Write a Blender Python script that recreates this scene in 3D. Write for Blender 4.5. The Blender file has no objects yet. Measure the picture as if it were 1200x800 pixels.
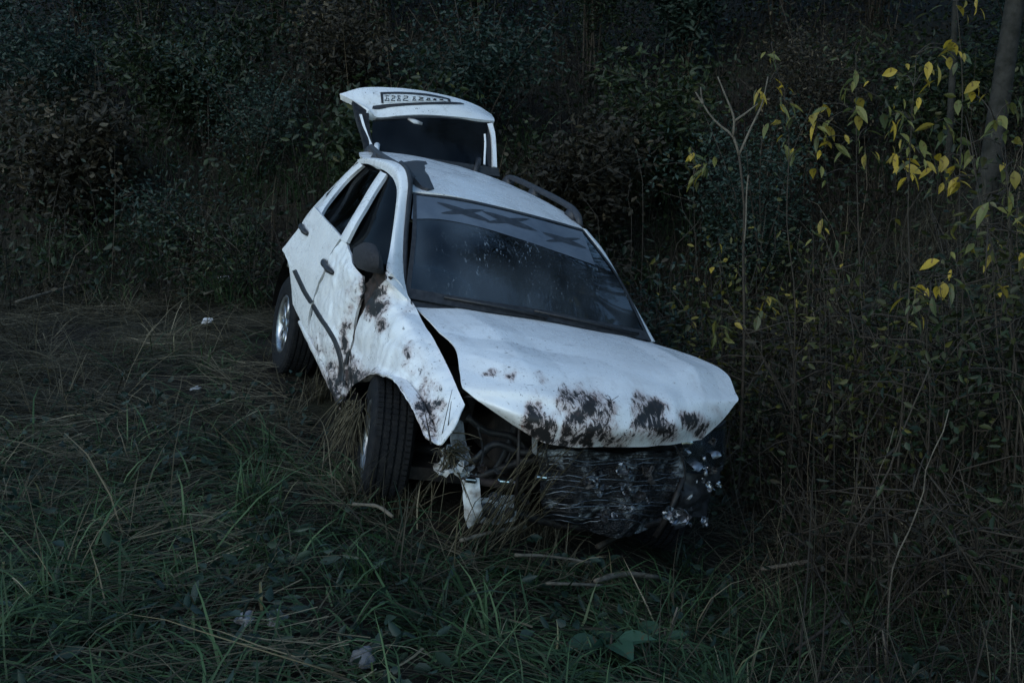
import bpy, math, random
import numpy as np
from mathutils import Vector, Matrix, noise
from mathutils.bvhtree import BVHTree

random.seed(7); RNG = np.random.default_rng(7)
SC = bpy.context.scene
COL = SC.collection

# ------------------------------------------------------------------ camera
CAM_Z, PITCH, F = 1.65, 10.0, 1250.0            # metres, degrees, focal length in pixels of a 1200 px wide frame
cam_d = bpy.data.cameras.new('camera'); cam = bpy.data.objects.new('camera', cam_d); COL.objects.link(cam)
cam.location = (0, 0, CAM_Z); cam.rotation_euler = (math.radians(90 - PITCH), 0, 0)
cam_d.sensor_width = 36.0; cam_d.lens = F / 1200 * 36.0
cam_d.clip_start = 0.05; cam_d.clip_end = 2000
SC.camera = cam

# ------------------------------------------------------------------ sky, sun, exposure
SUN_EL, SUN_AZ = 34.0, 215.0                    # azimuth clockwise from +Y: behind the camera, to the left
world = bpy.data.worlds.new('World'); SC.world = world; world.use_nodes = True
wn = world.node_tree.nodes; wl = world.node_tree.links; wn.clear()
sky = wn.new('ShaderNodeTexSky'); sky.sky_type = 'NISHITA'; sky.sun_disc = False
sky.sun_elevation = math.radians(SUN_EL); sky.sun_rotation = math.radians(SUN_AZ)
sky.air_density = 1.0; sky.dust_density = 0.6; sky.ozone_density = 1.5
bg = wn.new('ShaderNodeBackground'); bg.inputs['Strength'].default_value = 0.15
wo = wn.new('ShaderNodeOutputWorld'); 
tint = wn.new('ShaderNodeMix'); tint.data_type = 'RGBA'; tint.blend_type = 'MULTIPLY'; tint.inputs[0].default_value = 1.0; tint.inputs[7].default_value = (.84, 1.0, 1.0, 1)   # even dusk white balance
wl.new(sky.outputs[0], tint.inputs[6]); wl.new(tint.outputs[2], bg.inputs[0]); wl.new(bg.outputs[0], wo.inputs[0])
sun_d = bpy.data.lights.new('sun', 'SUN'); sun_d.energy = 0.5; sun_d.angle = math.radians(50); sun_d.color = (1.0, 0.98, 0.95)
sun = bpy.data.objects.new('sun', sun_d); COL.objects.link(sun)
a, e = math.radians(SUN_AZ), math.radians(SUN_EL)
sdir = Vector((math.sin(a) * math.cos(e), math.cos(a) * math.cos(e), math.sin(e)))
sun.rotation_euler = sdir.to_track_quat('Z', 'Y').to_euler(); sun.location = sdir * 30
vs = SC.view_settings; vs.view_transform = 'Standard'; vs.look = 'None'; vs.gamma = 1.0; vs.use_curve_mapping = False
vs.exposure = 0.62
SC.cycles.use_denoising = True
SC.cycles.max_bounces = 6; SC.cycles.transparent_max_bounces = 12

# ------------------------------------------------------------------ pixel helpers (photo pixels, 1200 x 800)
cp, sp = math.cos(math.radians(PITCH)), math.sin(math.radians(PITCH))
CW = Vector((0, 0, CAM_Z))
def wray(px, py):                               # world direction of a photo pixel
    u, v = (px - 600) / F, (py - 400) / F
    return Vector((u, cp - v * sp, -sp - v * cp))
def at(px, py, Y):                              # point on the ray at world depth Y
    d = wray(px, py); return CW + d * (Y / d.y)
def wpx(p):                                     # world point -> pixel
    d = p - CW; z = d.y * cp - d.z * sp; v = -(d.y * sp + d.z * cp)
    return 600 + F * d.x / z, 400 + F * v / z
# car pose found by resection of the photograph: axes of the car in camera space
CR = np.array([[0.36804, 0.89455, 0.25363], [0.2947, 0.14649, -0.9443], [-0.88187, 0.42229, -0.2097]])
CT = np.array([0.0249, 0.9085, 5.2041])
CV2W = np.array([[1, 0, 0], [0, -sp, cp], [0, -cp, -sp]])
M = Matrix.Identity(4)
Rw = CV2W @ CR; Tw = CV2W @ CT + np.array([0, 0, CAM_Z])
for i in range(3):
    for j in range(3): M[i][j] = float(Rw[i][j])
    M[i][3] = float(Tw[i])
MI = M.inverted()
CC = MI @ CW
MR = MI.to_3x3()
def cray(px, py): return MR @ wray(px, py)
def V(px, py, ax, val):
    d = cray(px, py); i = 'xyz'.index(ax); return CC + d * ((val - CC[i]) / d[i])
def cpx(p): return wpx(M @ Vector(p))

# ------------------------------------------------------------------ mesh helpers
def mesh_np(name, verts, faces):
    verts = np.ascontiguousarray(verts, dtype=np.float32); faces = np.ascontiguousarray(faces, dtype=np.int32)
    k = faces.shape[1]; me = bpy.data.meshes.new(name)
    me.vertices.add(len(verts)); me.vertices.foreach_set('co', verts.ravel())
    me.loops.add(faces.size); me.loops.foreach_set('vertex_index', faces.ravel())
    me.polygons.add(len(faces)); me.polygons.foreach_set('loop_start', np.arange(0, faces.size, k, dtype=np.int32))
    me.update(calc_edges=True); return me
def attr(me, name, vals):
    at_ = me.attributes.new(name, 'FLOAT', 'POINT'); at_.data.foreach_set('value', np.ascontiguousarray(vals, dtype=np.float32))
def link(name, me, mat=None, parent=None, smooth=True):
    o = bpy.data.objects.new(name, me); COL.objects.link(o)
    if mat: me.materials.append(mat)
    if smooth and me is not None: me.polygons.foreach_set('use_smooth', np.ones(len(me.polygons), dtype=bool))
    if parent: o.parent = parent
    return o
def tag(o, label=None, cat=None, group=None, kind=None):
    if label: o['label'] = label
    if cat: o['category'] = cat
    if group: o['group'] = group
    if kind: o['kind'] = kind
    return o
def empty(name, loc=(0, 0, 0)):
    o = bpy.data.objects.new(name, None); COL.objects.link(o); o.location = loc; o.empty_display_size = .1; return o
class MB:                                       # collects simple shapes into ONE mesh
    def __init__(s): s.v = []; s.f = []
    def add(s, v, f):
        b = len(s.v); s.v += [Vector(q) for q in v]; s.f += [tuple(i + b for i in q) for q in f]; return s
    def box(s, c, d, R=None):
        c = Vector(c); d = Vector(d) / 2
        vs_ = [Vector((x * d.x, y * d.y, z * d.z)) for x in (-1, 1) for y in (-1, 1) for z in (-1, 1)]
        if R: vs_ = [R @ q for q in vs_]
        return s.add([c + q for q in vs_], [(0, 1, 3, 2), (4, 6, 7, 5), (0, 4, 5, 1), (2, 3, 7, 6), (0, 2, 6, 4), (1, 5, 7, 3)])
    def tube(s, pts, rad, n=6, cap=True):
        pts = [Vector(p) for p in pts]; m = len(pts)
        if not hasattr(rad, '__len__'): rad = [rad] * m
        vv = []; ref = Vector((0.13, .27, .95))
        for i, p in enumerate(pts):
            t = (pts[min(i + 1, m - 1)] - pts[max(i - 1, 0)]).normalized()
            x = t.cross(ref)
            if x.length < 1e-3: x = t.cross(Vector((1, 0, 0)))
            x.normalize(); y = t.cross(x)
            for k in range(n):
                w = 2 * math.pi * k / n; vv.append(p + (x * math.cos(w) + y * math.sin(w)) * rad[i])
        ff = [(i * n + k, i * n + (k + 1) % n, (i + 1) * n + (k + 1) % n, (i + 1) * n + k) for i in range(m - 1) for k in range(n)]
        if cap: ff += [tuple(range(n))[::-1], tuple((m - 1) * n + k for k in range(n))]
        return s.add(vv, ff)
    def lathe(s, prof, C, axis, n=48):          # prof: (offset along axis, radius)
        axis = Vector(axis).normalized(); x = axis.orthogonal().normalized(); y = axis.cross(x); C = Vector(C)
        m = len(prof); vv = []
        for (h, r) in prof:
            for k in range(n):
                w = 2 * math.pi * k / n; vv.append(C + axis * h + (x * math.cos(w) + y * math.sin(w)) * r)
        return s.add(vv, [(i * n + k, i * n + (k + 1) % n, (i + 1) * n + (k + 1) % n, (i + 1) * n + k) for i in range(m - 1) for k in range(n)])
    def build(s, name, mat, parent=None, smooth=True, bevel=0):
        me = bpy.data.meshes.new(name); me.from_pydata([tuple(q) for q in s.v], [], s.f); me.update()
        o = link(name, me, mat, parent, smooth)
        if bevel:
            b = o.modifiers.new('bevel', 'BEVEL'); b.width = bevel; b.segments = 2; b.limit_method = 'ANGLE'
        return o
def catmull(pts, n):
    pts = [Vector(p) for p in pts]; m = len(pts)
    if m == 2: return [pts[0].lerp(pts[1], i / (n - 1)) for i in range(n)]
    cum = [0]
    for i in range(m - 1): cum.append(cum[-1] + max((pts[i + 1] - pts[i]).length, 1e-6))
    out = []
    for k in range(n):
        s = cum[-1] * k / (n - 1); i = 0
        while i < m - 2 and cum[i + 1] < s: i += 1
        t = (s - cum[i]) / (cum[i + 1] - cum[i])
        p1, p2 = pts[i], pts[i + 1]
        p0 = pts[i - 1] if i > 0 else p1 * 2 - p2
        p3 = pts[i + 2] if i + 2 < m else p2 * 2 - p1
        h = cum[i + 1] - cum[i]
        h0 = cum[i] - cum[i - 1] if i > 0 else h
        h2 = cum[i + 2] - cum[i + 1] if i + 2 < m else h
        m1 = (p2 - p0) * (h / (h + h0)); m2 = (p3 - p1) * (h / (h + h2))
        t2, t3 = t * t, t * t * t
        out.append(p1 * (2 * t3 - 3 * t2 + 1) + m1 * (t3 - 2 * t2 + t) + p2 * (-2 * t3 + 3 * t2) + m2 * (t3 - t2))
    return out
def loft(rows, nu, nv):
    R = [catmull(r, nu) for r in rows]
    cols = [catmull([r[k] for r in R], nv) for k in range(nu)]
    return [[cols[k][j] for k in range(nu)] for j in range(nv)]     # grid[j][k]
MUD = [(628, 494, 9, 24, .95), (640, 505, 10, 15, .9), (664, 498, 9, 26, .95), (684, 484, 22, 22, 1.0), (690, 508, 12, 18, 1.0), (706, 506, 8, 18, .7), (716, 512, 10, 14, .75), (760, 482, 14, 16, .95), (768, 506, 18, 14, .9), (752, 500, 8, 20, .7),
       (815, 490, 18, 10, .75), (826, 500, 10, 12, .85), (700, 516, 50, 8, .55), (575, 442, 10, 6, .55), (598, 446, 7, 7, .6), (632, 440, 8, 7, .5), (718, 474, 6, 7, .85), (640, 400, 60, 12, .12), (660, 455, 8, 5, .4),
       (432, 336, 16, 12, .8), (447, 374, 12, 12, .55), (474, 360, 6, 14, .35), (440, 340, 12, 26, 1.0), (428, 355, 8, 14, .8), (408, 402, 7, 26, .95), (448, 382, 9, 9, .5), (478, 415, 6, 12, .5), (500, 490, 14, 46, .62),
       (418, 452, 16, 24, .8), (392, 452, 14, 34, .75), (404, 476, 16, 16, 1.1), (470, 450, 30, 10, .35), (372, 420, 10, 26, .5),
       (487, 220, 6, 5, .3), (560, 117, 12, 4, .4), (500, 215, 14, 6, .3)]
P3 = Vector
def mud_of(p):
    x, y = cpx(p); s = 0; q_ = P3((x * .03, y * .03, 0)); q2 = P3((x * .085, y * .085, 4))
    x += 13 * noise.noise(q_) + 6 * noise.noise(q2); y += 13 * noise.noise(q_ + P3((9, 4, 2))) + 8 * noise.noise(q2 + P3((5, 5, 5)))
    for (mx, my, rx, ry, am) in MUD:
        q = ((x - mx) / rx) ** 2 + ((y - my) / ry) ** 2
        if q < 9: s = max(s, am * math.exp(-.5 * q))
    return s * (.85 + .7 * noise.noise(q2 * .8 + P3((1, 8, 3))))
def grid_mesh(name, G, parent, mat, thick=.0, crumple=0, freq=6, mud=False, outward=None, smooth=True):
    nv, nu = len(G), len(G[0])
    vv = [p.copy() for r in G for p in r]
    if crumple:
        for j in range(nv):
            for k in range(nu):
                a_ = G[j][min(k + 1, nu - 1)] - G[j][max(k - 1, 0)]; b_ = G[min(j + 1, nv - 1)][k] - G[max(j - 1, 0)][k]
                n_ = a_.cross(b_)
                if n_.length > 1e-9: n_.normalize()
                p = G[j][k]
                h = noise.noise(p * freq) * .45 + (0.35 - abs(noise.noise(p * freq * .7 + Vector((3, 7, 1))))) * 1.1 + (0.25 - abs(noise.noise(p * freq * 1.9 + Vector((1, 2, 5))))) * .45 + noise.noise(p * freq * 4) * .06
                vv[j * nu + k] = p + n_ * h * crumple
    ff = [(j * nu + k, j * nu + k + 1, (j + 1) * nu + k + 1, (j + 1) * nu + k) for j in range(nv - 1) for k in range(nu - 1)]
    c = sum(vv, Vector()) / len(vv)
    n_ = (vv[nu + 1] - vv[0]).cross(vv[1] - vv[nu])
    j, k = nv // 2, nu // 2
    n_ = (G[j][min(k + 1, nu - 1)] - G[j][k - 1]).cross(G[min(j + 1, nv - 1)][k] - G[j - 1][k])
    ref = Vector(outward) if outward else (CC - c)
    if n_.dot(ref) < 0: ff = [f[::-1] for f in ff]
    me = bpy.data.meshes.new(name); me.from_pydata([tuple(q) for q in vv], [], ff); me.update()
    if mud: attr(me, 'mud', [mud_of(q) for q in vv])
    o = link(name, me, mat, parent, smooth)
    if thick:
        s = o.modifiers.new('thickness', 'SOLIDIFY'); s.thickness = thick; s.offset = -1
        if smooth: es = o.modifiers.new('crisp rim', 'EDGE_SPLIT'); es.split_angle = math.radians(38)
    o['_'] = 0; del o['_']
    BV[name] = BVHTree.FromPolygons([tuple(q) for q in vv], ff)
    return o
BV = {}
def hit(key, px, py, off=0):
    d = cray(px, py).normalized()
    for (dx, dy) in ((0, 0), (2, 0), (-2, 0), (0, 2), (0, -2), (4, 3), (-4, -3), (5, -5), (-5, 5), (9, 0), (-9, 0), (0, 9), (0, -9)):
        r = BV[key].ray_cast(CC, cray(px + dx, py + dy))
        if r[0] is not None:
            n_ = r[1] if r[1].dot(CC - r[0]) > 0 else -r[1]
            dd = cray(px, py); t_ = (r[0] - CC).dot(n_) / dd.dot(n_)
            return CC + dd * t_ + n_ * off
    return None

# ------------------------------------------------------------------ materials
class NT:
    def __init__(s, name):
        s.m = bpy.data.materials.new(name); s.m.use_nodes = True; s.t = s.m.node_tree; s.t.nodes.clear()
        s.out = s.n('ShaderNodeOutputMaterial')
    def n(s, t, **kw):
        q = s.t.nodes.new(t)
        for k, v in kw.items(): setattr(q, k, v)
        return q
    def l(s, a_, b_): s.t.links.new(a_, b_)
    def val(s, sock, v):
        if hasattr(v, 'links') or hasattr(v, 'is_linked'): s.l(v, sock)
        else: sock.default_value = v
    def math(s, op, a_, b_=0, clamp=False):
        q = s.n('ShaderNodeMath', operation=op, use_clamp=clamp); s.val(q.inputs[0], a_); s.val(q.inputs[1], b_); return q.outputs[0]
    def noise(s, vec, scale, detail=4, rough=.55, dist=0):
        q = s.n('ShaderNodeTexNoise'); s.l(vec, q.inputs['Vector'])
        q.inputs['Scale'].default_value = scale; q.inputs['Detail'].default_value = detail; q.inputs['Roughness'].default_value = rough; q.inputs['Distortion'].default_value = dist
        return q.outputs['Fac']
    def mix(s, f, a_, b_):
        q = s.n('ShaderNodeMix', data_type='RGBA'); s.val(q.inputs[0], f)
        for so, v in ((q.inputs[6], a_), (q.inputs[7], b_)):
            if isinstance(v, tuple): so.default_value = (*v, 1)
            else: s.l(v, so)
        return q.outputs[2]
    def ramp(s, f, lo, hi):
        q = s.n('ShaderNodeMapRange', interpolation_type='SMOOTHSTEP'); s.val(q.inputs[0], f)
        q.inputs[1].default_value = lo; q.inputs[2].default_value = hi; return q.outputs[0]
    def cramp(s, f, stops):
        q = s.n('ShaderNodeValToRGB'); s.l(f, q.inputs[0]); el = q.color_ramp.elements
        while len(el) < len(stops): el.new(.5)
        for e_, (p, c) in zip(el, stops): e_.position = p; e_.color = (*c, 1)
        return q.outputs[0]
    def obj(s): return s.n('ShaderNodeTexCoord').outputs['Object']
    def gen(s): return s.n('ShaderNodeNewGeometry').outputs['Position']
    def attr(s, nm): return s.n('ShaderNodeAttribute', attribute_name=nm).outputs['Fac']
    def mapping(s, vec, sc):
        q = s.n('ShaderNodeMapping'); s.l(vec, q.inputs[0]); q.inputs['Scale'].default_value = sc; return q.outputs[0]
    def bsdf(s, color, rough=.5, metal=0, spec=.5, bump=None, bs=.3, bd=.01, coat=0, trans=0):
        b = s.n('ShaderNodeBsdfPrincipled')
        if isinstance(color, tuple): b.inputs['Base Color'].default_value = (*color, 1)
        else: s.l(color, b.inputs['Base Color'])
        s.val(b.inputs['Roughness'], rough); s.val(b.inputs['Metallic'], metal)
        b.inputs['Specular IOR Level'].default_value = spec; b.inputs['Coat Weight'].default_value = coat
        if bump is not None:
            q = s.n('ShaderNodeBump'); q.inputs['Strength'].default_value = bs; q.inputs['Distance'].default_value = bd
            s.l(bump, q.inputs['Height']); s.l(q.outputs[0], b.inputs['Normal'])
        return b.outputs[0]
    def done(s, sh): s.l(sh, s.out.inputs[0]); return s.m

def m_paint():
    t = NT('white car paint with mud'); c = t.obj()
    big = t.noise(c, 2.2, 5); fine = t.noise(c, 34, 6, .65)
    streak = t.noise(t.mapping(c, (2.0, 9, 9)), 3.2, 5, .7, .4)
    grime = t.math('MULTIPLY', t.ramp(streak, .48, .78), t.ramp(big, .35, .7))
    mud = t.attr('mud')
    col = t.mix(t.math('MULTIPLY', grime, .6), (.70, .71, .72), (.27, .24, .22))
    haze = t.ramp(t.noise(c, 7, 6, .7, .5), .40, .75)
    col = t.mix(t.math('MULTIPLY', haze, .28), col, (.30, .28, .27))
    dense = t.math('ADD', t.ramp(t.noise(c, 3.5, 3), .34, .62), t.math('MULTIPLY', mud, 1.6), True)
    for sc_, lo, hi, am in ((62, .655, .69, .9), (130, .66, .70, .8), (30, .72, .735, .95)):
        sp2 = t.math('MULTIPLY', t.math('MULTIPLY', t.ramp(t.noise(c, sc_, 3, .6), lo, hi), dense), am)
        col = t.mix(sp2, col, (.045, .035, .03))
    scr = t.ramp(t.noise(t.mapping(c, (26, 3.2, 26)), 2.4, 4, .7), .64, .67)
    col = t.mix(t.math('MULTIPLY', t.math('MULTIPLY', scr, dense), .6), col, (.12, .11, .11))
    scr2 = t.ramp(t.noise(t.mapping(c, (4, 40, 30)), 1.6, 5, .75), .66, .69)
    col = t.mix(t.math('MULTIPLY', scr2, .5), col, (.16, .14, .13))
    f = t.math('ADD', t.math('MULTIPLY', mud, .80), t.math('SUBTRACT', t.math('MULTIPLY', t.noise(t.mapping(c, (.6, 1.4, .8)), 30, 9, .82, .7), 2.6), 1.52))
    mm = t.ramp(f, .16, .24)
    stain = t.math('MULTIPLY', t.ramp(f, -.45, .3), t.ramp(mud, .08, .5))
    col = t.mix(t.math('MULTIPLY', stain, .7), col, (.26, .15, .125))
    mcol = t.mix(t.ramp(t.noise(c, 16, 5, .7), .56, .74), (.009, .008, .008), (.085, .045, .038))
    col = t.mix(mm, col, mcol)
    rough = t.math('ADD', t.math('MULTIPLY', t.math('ADD', mm, haze), .3), t.math('ADD', t.math('MULTIPLY', big, .2), .14))
    bump = t.math('ADD', t.math('MULTIPLY', big, .6), t.math('ADD', t.math('MULTIPLY', fine, .05), t.math('MULTIPLY', mm, .35)))
    return t.done(t.bsdf(col, rough, 0, .5, bump, .35, .012))
def m_plain(name, c1, c2, scale=20, rough=.6, metal=0, spec=.4, bs=.25, bd=.004):
    t = NT(name); c = t.obj(); n_ = t.noise(c, scale, 6, .65)
    col = t.mix(t.ramp(n_, .35, .7), c1, c2)
    r = t.math('ADD', t.math('MULTIPLY', t.noise(c, scale * 2.3, 3), .25), rough - .12)
    return t.done(t.bsdf(col, r, metal, spec, n_, bs, bd))
def m_glass(name, tint, refl=1.0, scuff=False):
    t = NT(name); c = t.obj()
    tr = t.n('ShaderNodeBsdfTransparent'); tr.inputs[0].default_value = (*tint, 1)
    gl = t.n('ShaderNodeBsdfGlossy'); gl.inputs['Color'].default_value = (.95, .97, 1, 1)
    t.val(gl.inputs['Roughness'], t.math('ADD', t.math('MULTIPLY', t.noise(c, 5, 5), .10), .0))
    fr = t.n('ShaderNodeFresnel'); fr.inputs['IOR'].default_value = 1.5
    mx = t.n('ShaderNodeMixShader'); t.l(t.math('MULTIPLY', fr.outputs[0], refl), mx.inputs[0]); t.l(tr.outputs[0], mx.inputs[1]); t.l(gl.outputs[0], mx.inputs[2])
    df = t.n('ShaderNodeBsdfDiffuse'); df.inputs[0].default_value = (.36, .43, .5, 1)
    dust = t.math('MULTIPLY', t.ramp(t.noise(t.mapping(c, (1, 1.6, 1)), 1.7, 2, .5, .3), .30, .8), .11 if scuff else .025)
    if scuff:
        sc = t.ramp(t.noise(t.mapping(c, (3, 11, 3)), 6, 4, .6, 1.6), .60, .68)
        dust = t.math('ADD', dust, t.math('MULTIPLY', t.math('MULTIPLY', sc, t.attr('scuff')), .5))
    m2 = t.n('ShaderNodeMixShader'); t.val(m2.inputs[0], dust); t.l(mx.outputs[0], m2.inputs[1]); t.l(df.outputs[0], m2.inputs[2])
    return t.done(m2.outputs[0])
def m_rad():
    t = NT('crushed condenser fins'); c = t.obj()
    w = t.n('ShaderNodeTexWave'); t.l(c, w.inputs[0]); w.bands_direction = 'Z'; w.inputs['Scale'].default_value = 22; w.inputs['Distortion'].default_value = 14; w.inputs['Detail'].default_value = 5; w.inputs['Detail Scale'].default_value = 2.2
    n_ = t.noise(c, 9, 6, .7)
    big = t.ramp(t.noise(c, 5.5, 4, .6), .44, .60)
    col = t.mix(t.math('MULTIPLY', t.ramp(n_, .46, .58), big), (.010, .010, .012), (.5, .54, .58))
    return t.done(t.bsdf(col, t.math('ADD', t.math('MULTIPLY', n_, .5), .10), t.math('MULTIPLY', t.ramp(n_, .45, .6), .7), .5, t.math('ADD', t.math('MULTIPLY', w.outputs['Fac'], .22), t.math('MULTIPLY', n_, 1.6)), .9, .02))
def m_leafy(name, stops, rough=.6, trans=.25, spec=.3):
    t = NT(name)
    f = t.attr('tint'); col = t.cramp(f, stops)
    b = t.bsdf(col, rough, 0, spec)
    tl = t.n('ShaderNodeBsdfTranslucent'); t.l(col, tl.inputs[0])
    mx = t.n('ShaderNodeMixShader'); mx.inputs[0].default_value = trans; t.l(b, mx.inputs[1]); t.l(tl.outputs[0], mx.inputs[2])
    return t.done(mx.outputs[0])
def m_leaf(name, c1, c2, spot=(.09, .05, .02)):
    t = NT(name); c = t.obj()
    rnd = t.n('ShaderNodeObjectInfo').outputs['Random']
    col = t.mix(rnd, c1, c2)
    n_ = t.noise(c, 45, 4)
    col = t.mix(t.math('MULTIPLY', t.ramp(n_, .58, .68), .8), col, spot)
    b = t.bsdf(col, .5, 0, .35, n_, .3, .002)
    tl = t.n('ShaderNodeBsdfTranslucent'); t.l(col, tl.inputs[0])
    mx = t.n('ShaderNodeMixShader'); mx.inputs[0].default_value = .3; t.l(b, mx.inputs[1]); t.l(tl.outputs[0], mx.inputs[2])
    return t.done(mx.outputs[0])
def m_soil():
    t = NT('dark damp soil with leaf litter'); c = t.gen()
    n1 = t.noise(c, 1.3, 6, .65); n2 = t.noise(c, 22, 6, .7)
    col = t.mix(t.ramp(n1, .38, .65), (.016, .013, .011), (.026, .027, .017))
    col = t.mix(t.math('MULTIPLY', t.ramp(n2, .55, .7), .8), col, (.045, .036, .026))
    return t.done(t.bsdf(col, .9, 0, .15, t.math('ADD', n1, n2), .8, .04))

PAINT = m_paint()
BLACK = m_plain('black plastic trim', (.012, .012, .014), (.03, .03, .032), 40, .5)
DARK = m_plain('dark greasy metal', (.008, .008, .009), (.035, .03, .028), 18, .55, .3)
PIT = m_plain('shade-black wheel arch liner', (.004, .004, .004), (.008, .007, .007), 20, 1.0, 0, .02)  # near-black colour stands in for the deep shade inside the wheel arches
RUBBER = m_plain('tyre rubber with dried mud', (.008, .009, .011), (.017, .017, .018), 30, .85, 0, .12, .4, .004)
ALLOY = m_plain('scuffed wheel alloy', (.45, .46, .48), (.16, .16, .16), 16, .32, .9)
CLOTH = m_plain('dark seat fabric', (.015, .015, .018), (.03, .03, .035), 60, .95)
RAILM = m_plain('grey roof rail plastic', (.022, .023, .027), (.04, .04, .045), 40, .55)
PRIMER = m_plain('scraped grey panel', (.30, .31, .33), (.07, .06, .055), 22, .55)
TORN = m_plain('muddy torn white plastic', (.62, .64, .66), (.12, .09, .07), 11, .5)
SCRAPE = m_plain('scraped dark metal', (.20, .22, .25), (.02, .02, .024), 26, .34, .75)
RUST = m_plain('brown rusty tear', (.045, .03, .026), (.012, .010, .010), 30, .9)
CHROME = m_plain('broken reflector', (.75, .78, .8), (.2, .2, .22), 14, .18, 1.0)
LENS = m_glass('broken lamp lens', (.75, .78, .8))
WIND = m_glass('windscreen glass', (.30, .33, .33), 1.0, True)
SIDEG = m_glass('tinted side glass', (.16, .15, .15), .22)
STRIP = m_plain('grey sun strip film', (.10, .12, .15), (.06, .075, .10), 3, .4, 0, .35, .05)
INK = m_plain('black film lettering', (.014, .016, .02), (.03, .034, .042), 30, .5)
PLATEM = m_plain('dirty number plate', (.62, .64, .65), (.35, .35, .34), 30, .45)
SOIL = m_soil()
BARK = m_plain('grey mossy bark', (.034, .032, .028), (.014, .014, .011), 12, .9, 0, .2, .8, .02)
TWIG = m_plain('pale dry twig', (.13, .112, .085), (.06, .05, .037), 25, .8)
STEMM = m_plain('brown stem', (.042, .032, .022), (.02, .017, .013), 25, .85)
GRASS_G = m_leafy('green grass', [(0, (.010, .022, .011)), (.35, (.024, .052, .020)), (.7, (.052, .10, .040)), (.9, (.09, .135, .06)), (1, (.20, .18, .10))])
GRASS_D = m_leafy('dry matted grass', [(0, (.018, .016, .010)), (.35, (.048, .042, .025)), (.65, (.092, .080, .050)), (.88, (.15, .128, .083)), (1, (.28, .24, .16))], .7)
WEED = m_leafy('dead weed stalks', [(0, (.010, .008, .006)), (.6, (.022, .017, .012)), (.85, (.045, .035, .023)), (1, (.12, .092, .06))], .75, .1)
LEAF_D = m_leafy('dark hedge leaves', [(0, (.008, .015, .007)), (.5, (.019, .031, .012)), (.85, (.042, .056, .02)), (1, (.10, .095, .04))], .5, .2)
LEAF_M = m_leafy('blue green leaves', [(0, (.010, .022, .017)), (.5, (.018, .036, .026)), (1, (.042, .065, .048))], .5, .2)
LEAF_B = m_leafy('brown bramble leaves', [(0, (.012, .011, .007)), (.6, (.027, .023, .013)), (.9, (.058, .045, .026)), (1, (.14, .115, .075))], .6, .2)
LEAF_Y = m_leafy('olive and yellow leaves', [(0, (.015, .018, .007)), (.4, (.04, .045, .014)), (.75, (.10, .095, .022)), (1, (.26, .20, .035))], .5, .3)
LY = m_leaf('yellow willow leaf', (.42, .29, .03), (.20, .16, .035))
LG = m_leaf('yellow green willow leaf', (.17, .16, .04), (.08, .10, .035))
LO = m_leaf('olive willow leaf', (.055, .08, .035), (.10, .095, .04))
DOCK = m_leaf('broad dock leaf', (.035, .085, .05), (.03, .065, .04))
STONE = m_plain('pale stone', (.13, .135, .145), (.07, .07, .075), 14, .85, 0, .3, .6, .01)
SCRAP = m_plain('torn white plastic scrap', (.6, .6, .62), (.3, .28, .27), 20, .5)

# ------------------------------------------------------------------ terrain
def sm(x, a_, b_):
    t = np.clip((x - a_) / (b_ - a_), 0, 1); return t * t * (3 - 2 * t)
def hills(x, y, s, seed):
    return (np.sin(x * 1.3 * s + seed) * np.cos(y * 1.1 * s + seed * 2.1) + .5 * np.sin(x * 2.9 * s + y * 1.7 * s + seed) + .3 * np.cos(y * 4.3 * s - x * 3.1 * s + seed * .7)) / 1.8
WHEELS = [(-.64, 4.68, .07), (-1.56, 7.0, .27), (.69, 5.26, -.31), (-.24, 7.57, .03)]
def Gbase(x, y):
    x = np.asarray(x, float); y = np.asarray(y, float)
    z = .045 * np.clip(y - 3, 0, 7) - .02 * np.clip(-y, 0, 5)
    z = z - .58 * np.exp(-.5 * ((x - 1.45 - .05 * (y - 5)) / .78) ** 2) * sm(y, 2.2, 4.2)
    bank_r = np.clip(x - 2.1 - .04 * (y - 5), 0, 9) * sm(y, 3.0, 5.0)
    bank_b = np.clip(y - 9.6 - .25 * np.clip(-x - 2, 0, 6), 0, 12)
    z = z + .62 * np.maximum(bank_r, bank_b * 1.0) * (1 - .2 * sm(np.maximum(bank_r, bank_b), 2, 9))
    z = z + .035 * hills(x, y, 1.6, 1.0) + .018 * hills(x, y, 4.5, 2.0)
    return z
_A = np.array([[math.exp(-((a_[0] - b_[0]) ** 2 + (a_[1] - b_[1]) ** 2) / (2 * .7 ** 2)) for b_ in WHEELS] for a_ in WHEELS])
_c = np.linalg.solve(_A, np.array([w[2] - float(Gbase(w[0], w[1])) for w in WHEELS]))
def G(x, y):
    z = Gbase(x, y); x = np.asarray(x, float); y = np.asarray(y, float)
    for w, c in zip(WHEELS, _c): z = z + c * np.exp(-((x - w[0]) ** 2 + (y - w[1]) ** 2) / (2 * .7 ** 2))
    return z
def g1(x, y): return float(G(x, y))
def ground(px, py, off=0):
    d = wray(px, py); t = 1.5
    while t < 40:
        p = CW + d * t
        if p.z < g1(p.x, p.y): break
        t += .02
    return Vector((p.x, p.y, g1(p.x, p.y) + off))
xs = np.r_[-600, -250, -100, -50, -28, np.arange(-16, 16.01, .16), 28, 50, 100, 250, 600]
ys = np.r_[-600, -250, -100, -40, -15, np.arange(-4, 22.01, .16), 30, 50, 100, 250, 600]
X, Y = np.meshgrid(xs, ys); Z = G(X, Y)
nx, ny = len(xs), len(ys); ii = np.arange(nx * ny).reshape(ny, nx)
tag(link('ground', mesh_np('ground', np.c_[X.ravel(), Y.ravel(), Z.ravel()], np.c_[ii[:-1, :-1].ravel(), ii[:-1, 1:].ravel(), ii[1:, 1:].ravel(), ii[1:, :-1].ravel()]), SOIL), kind='structure')

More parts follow.
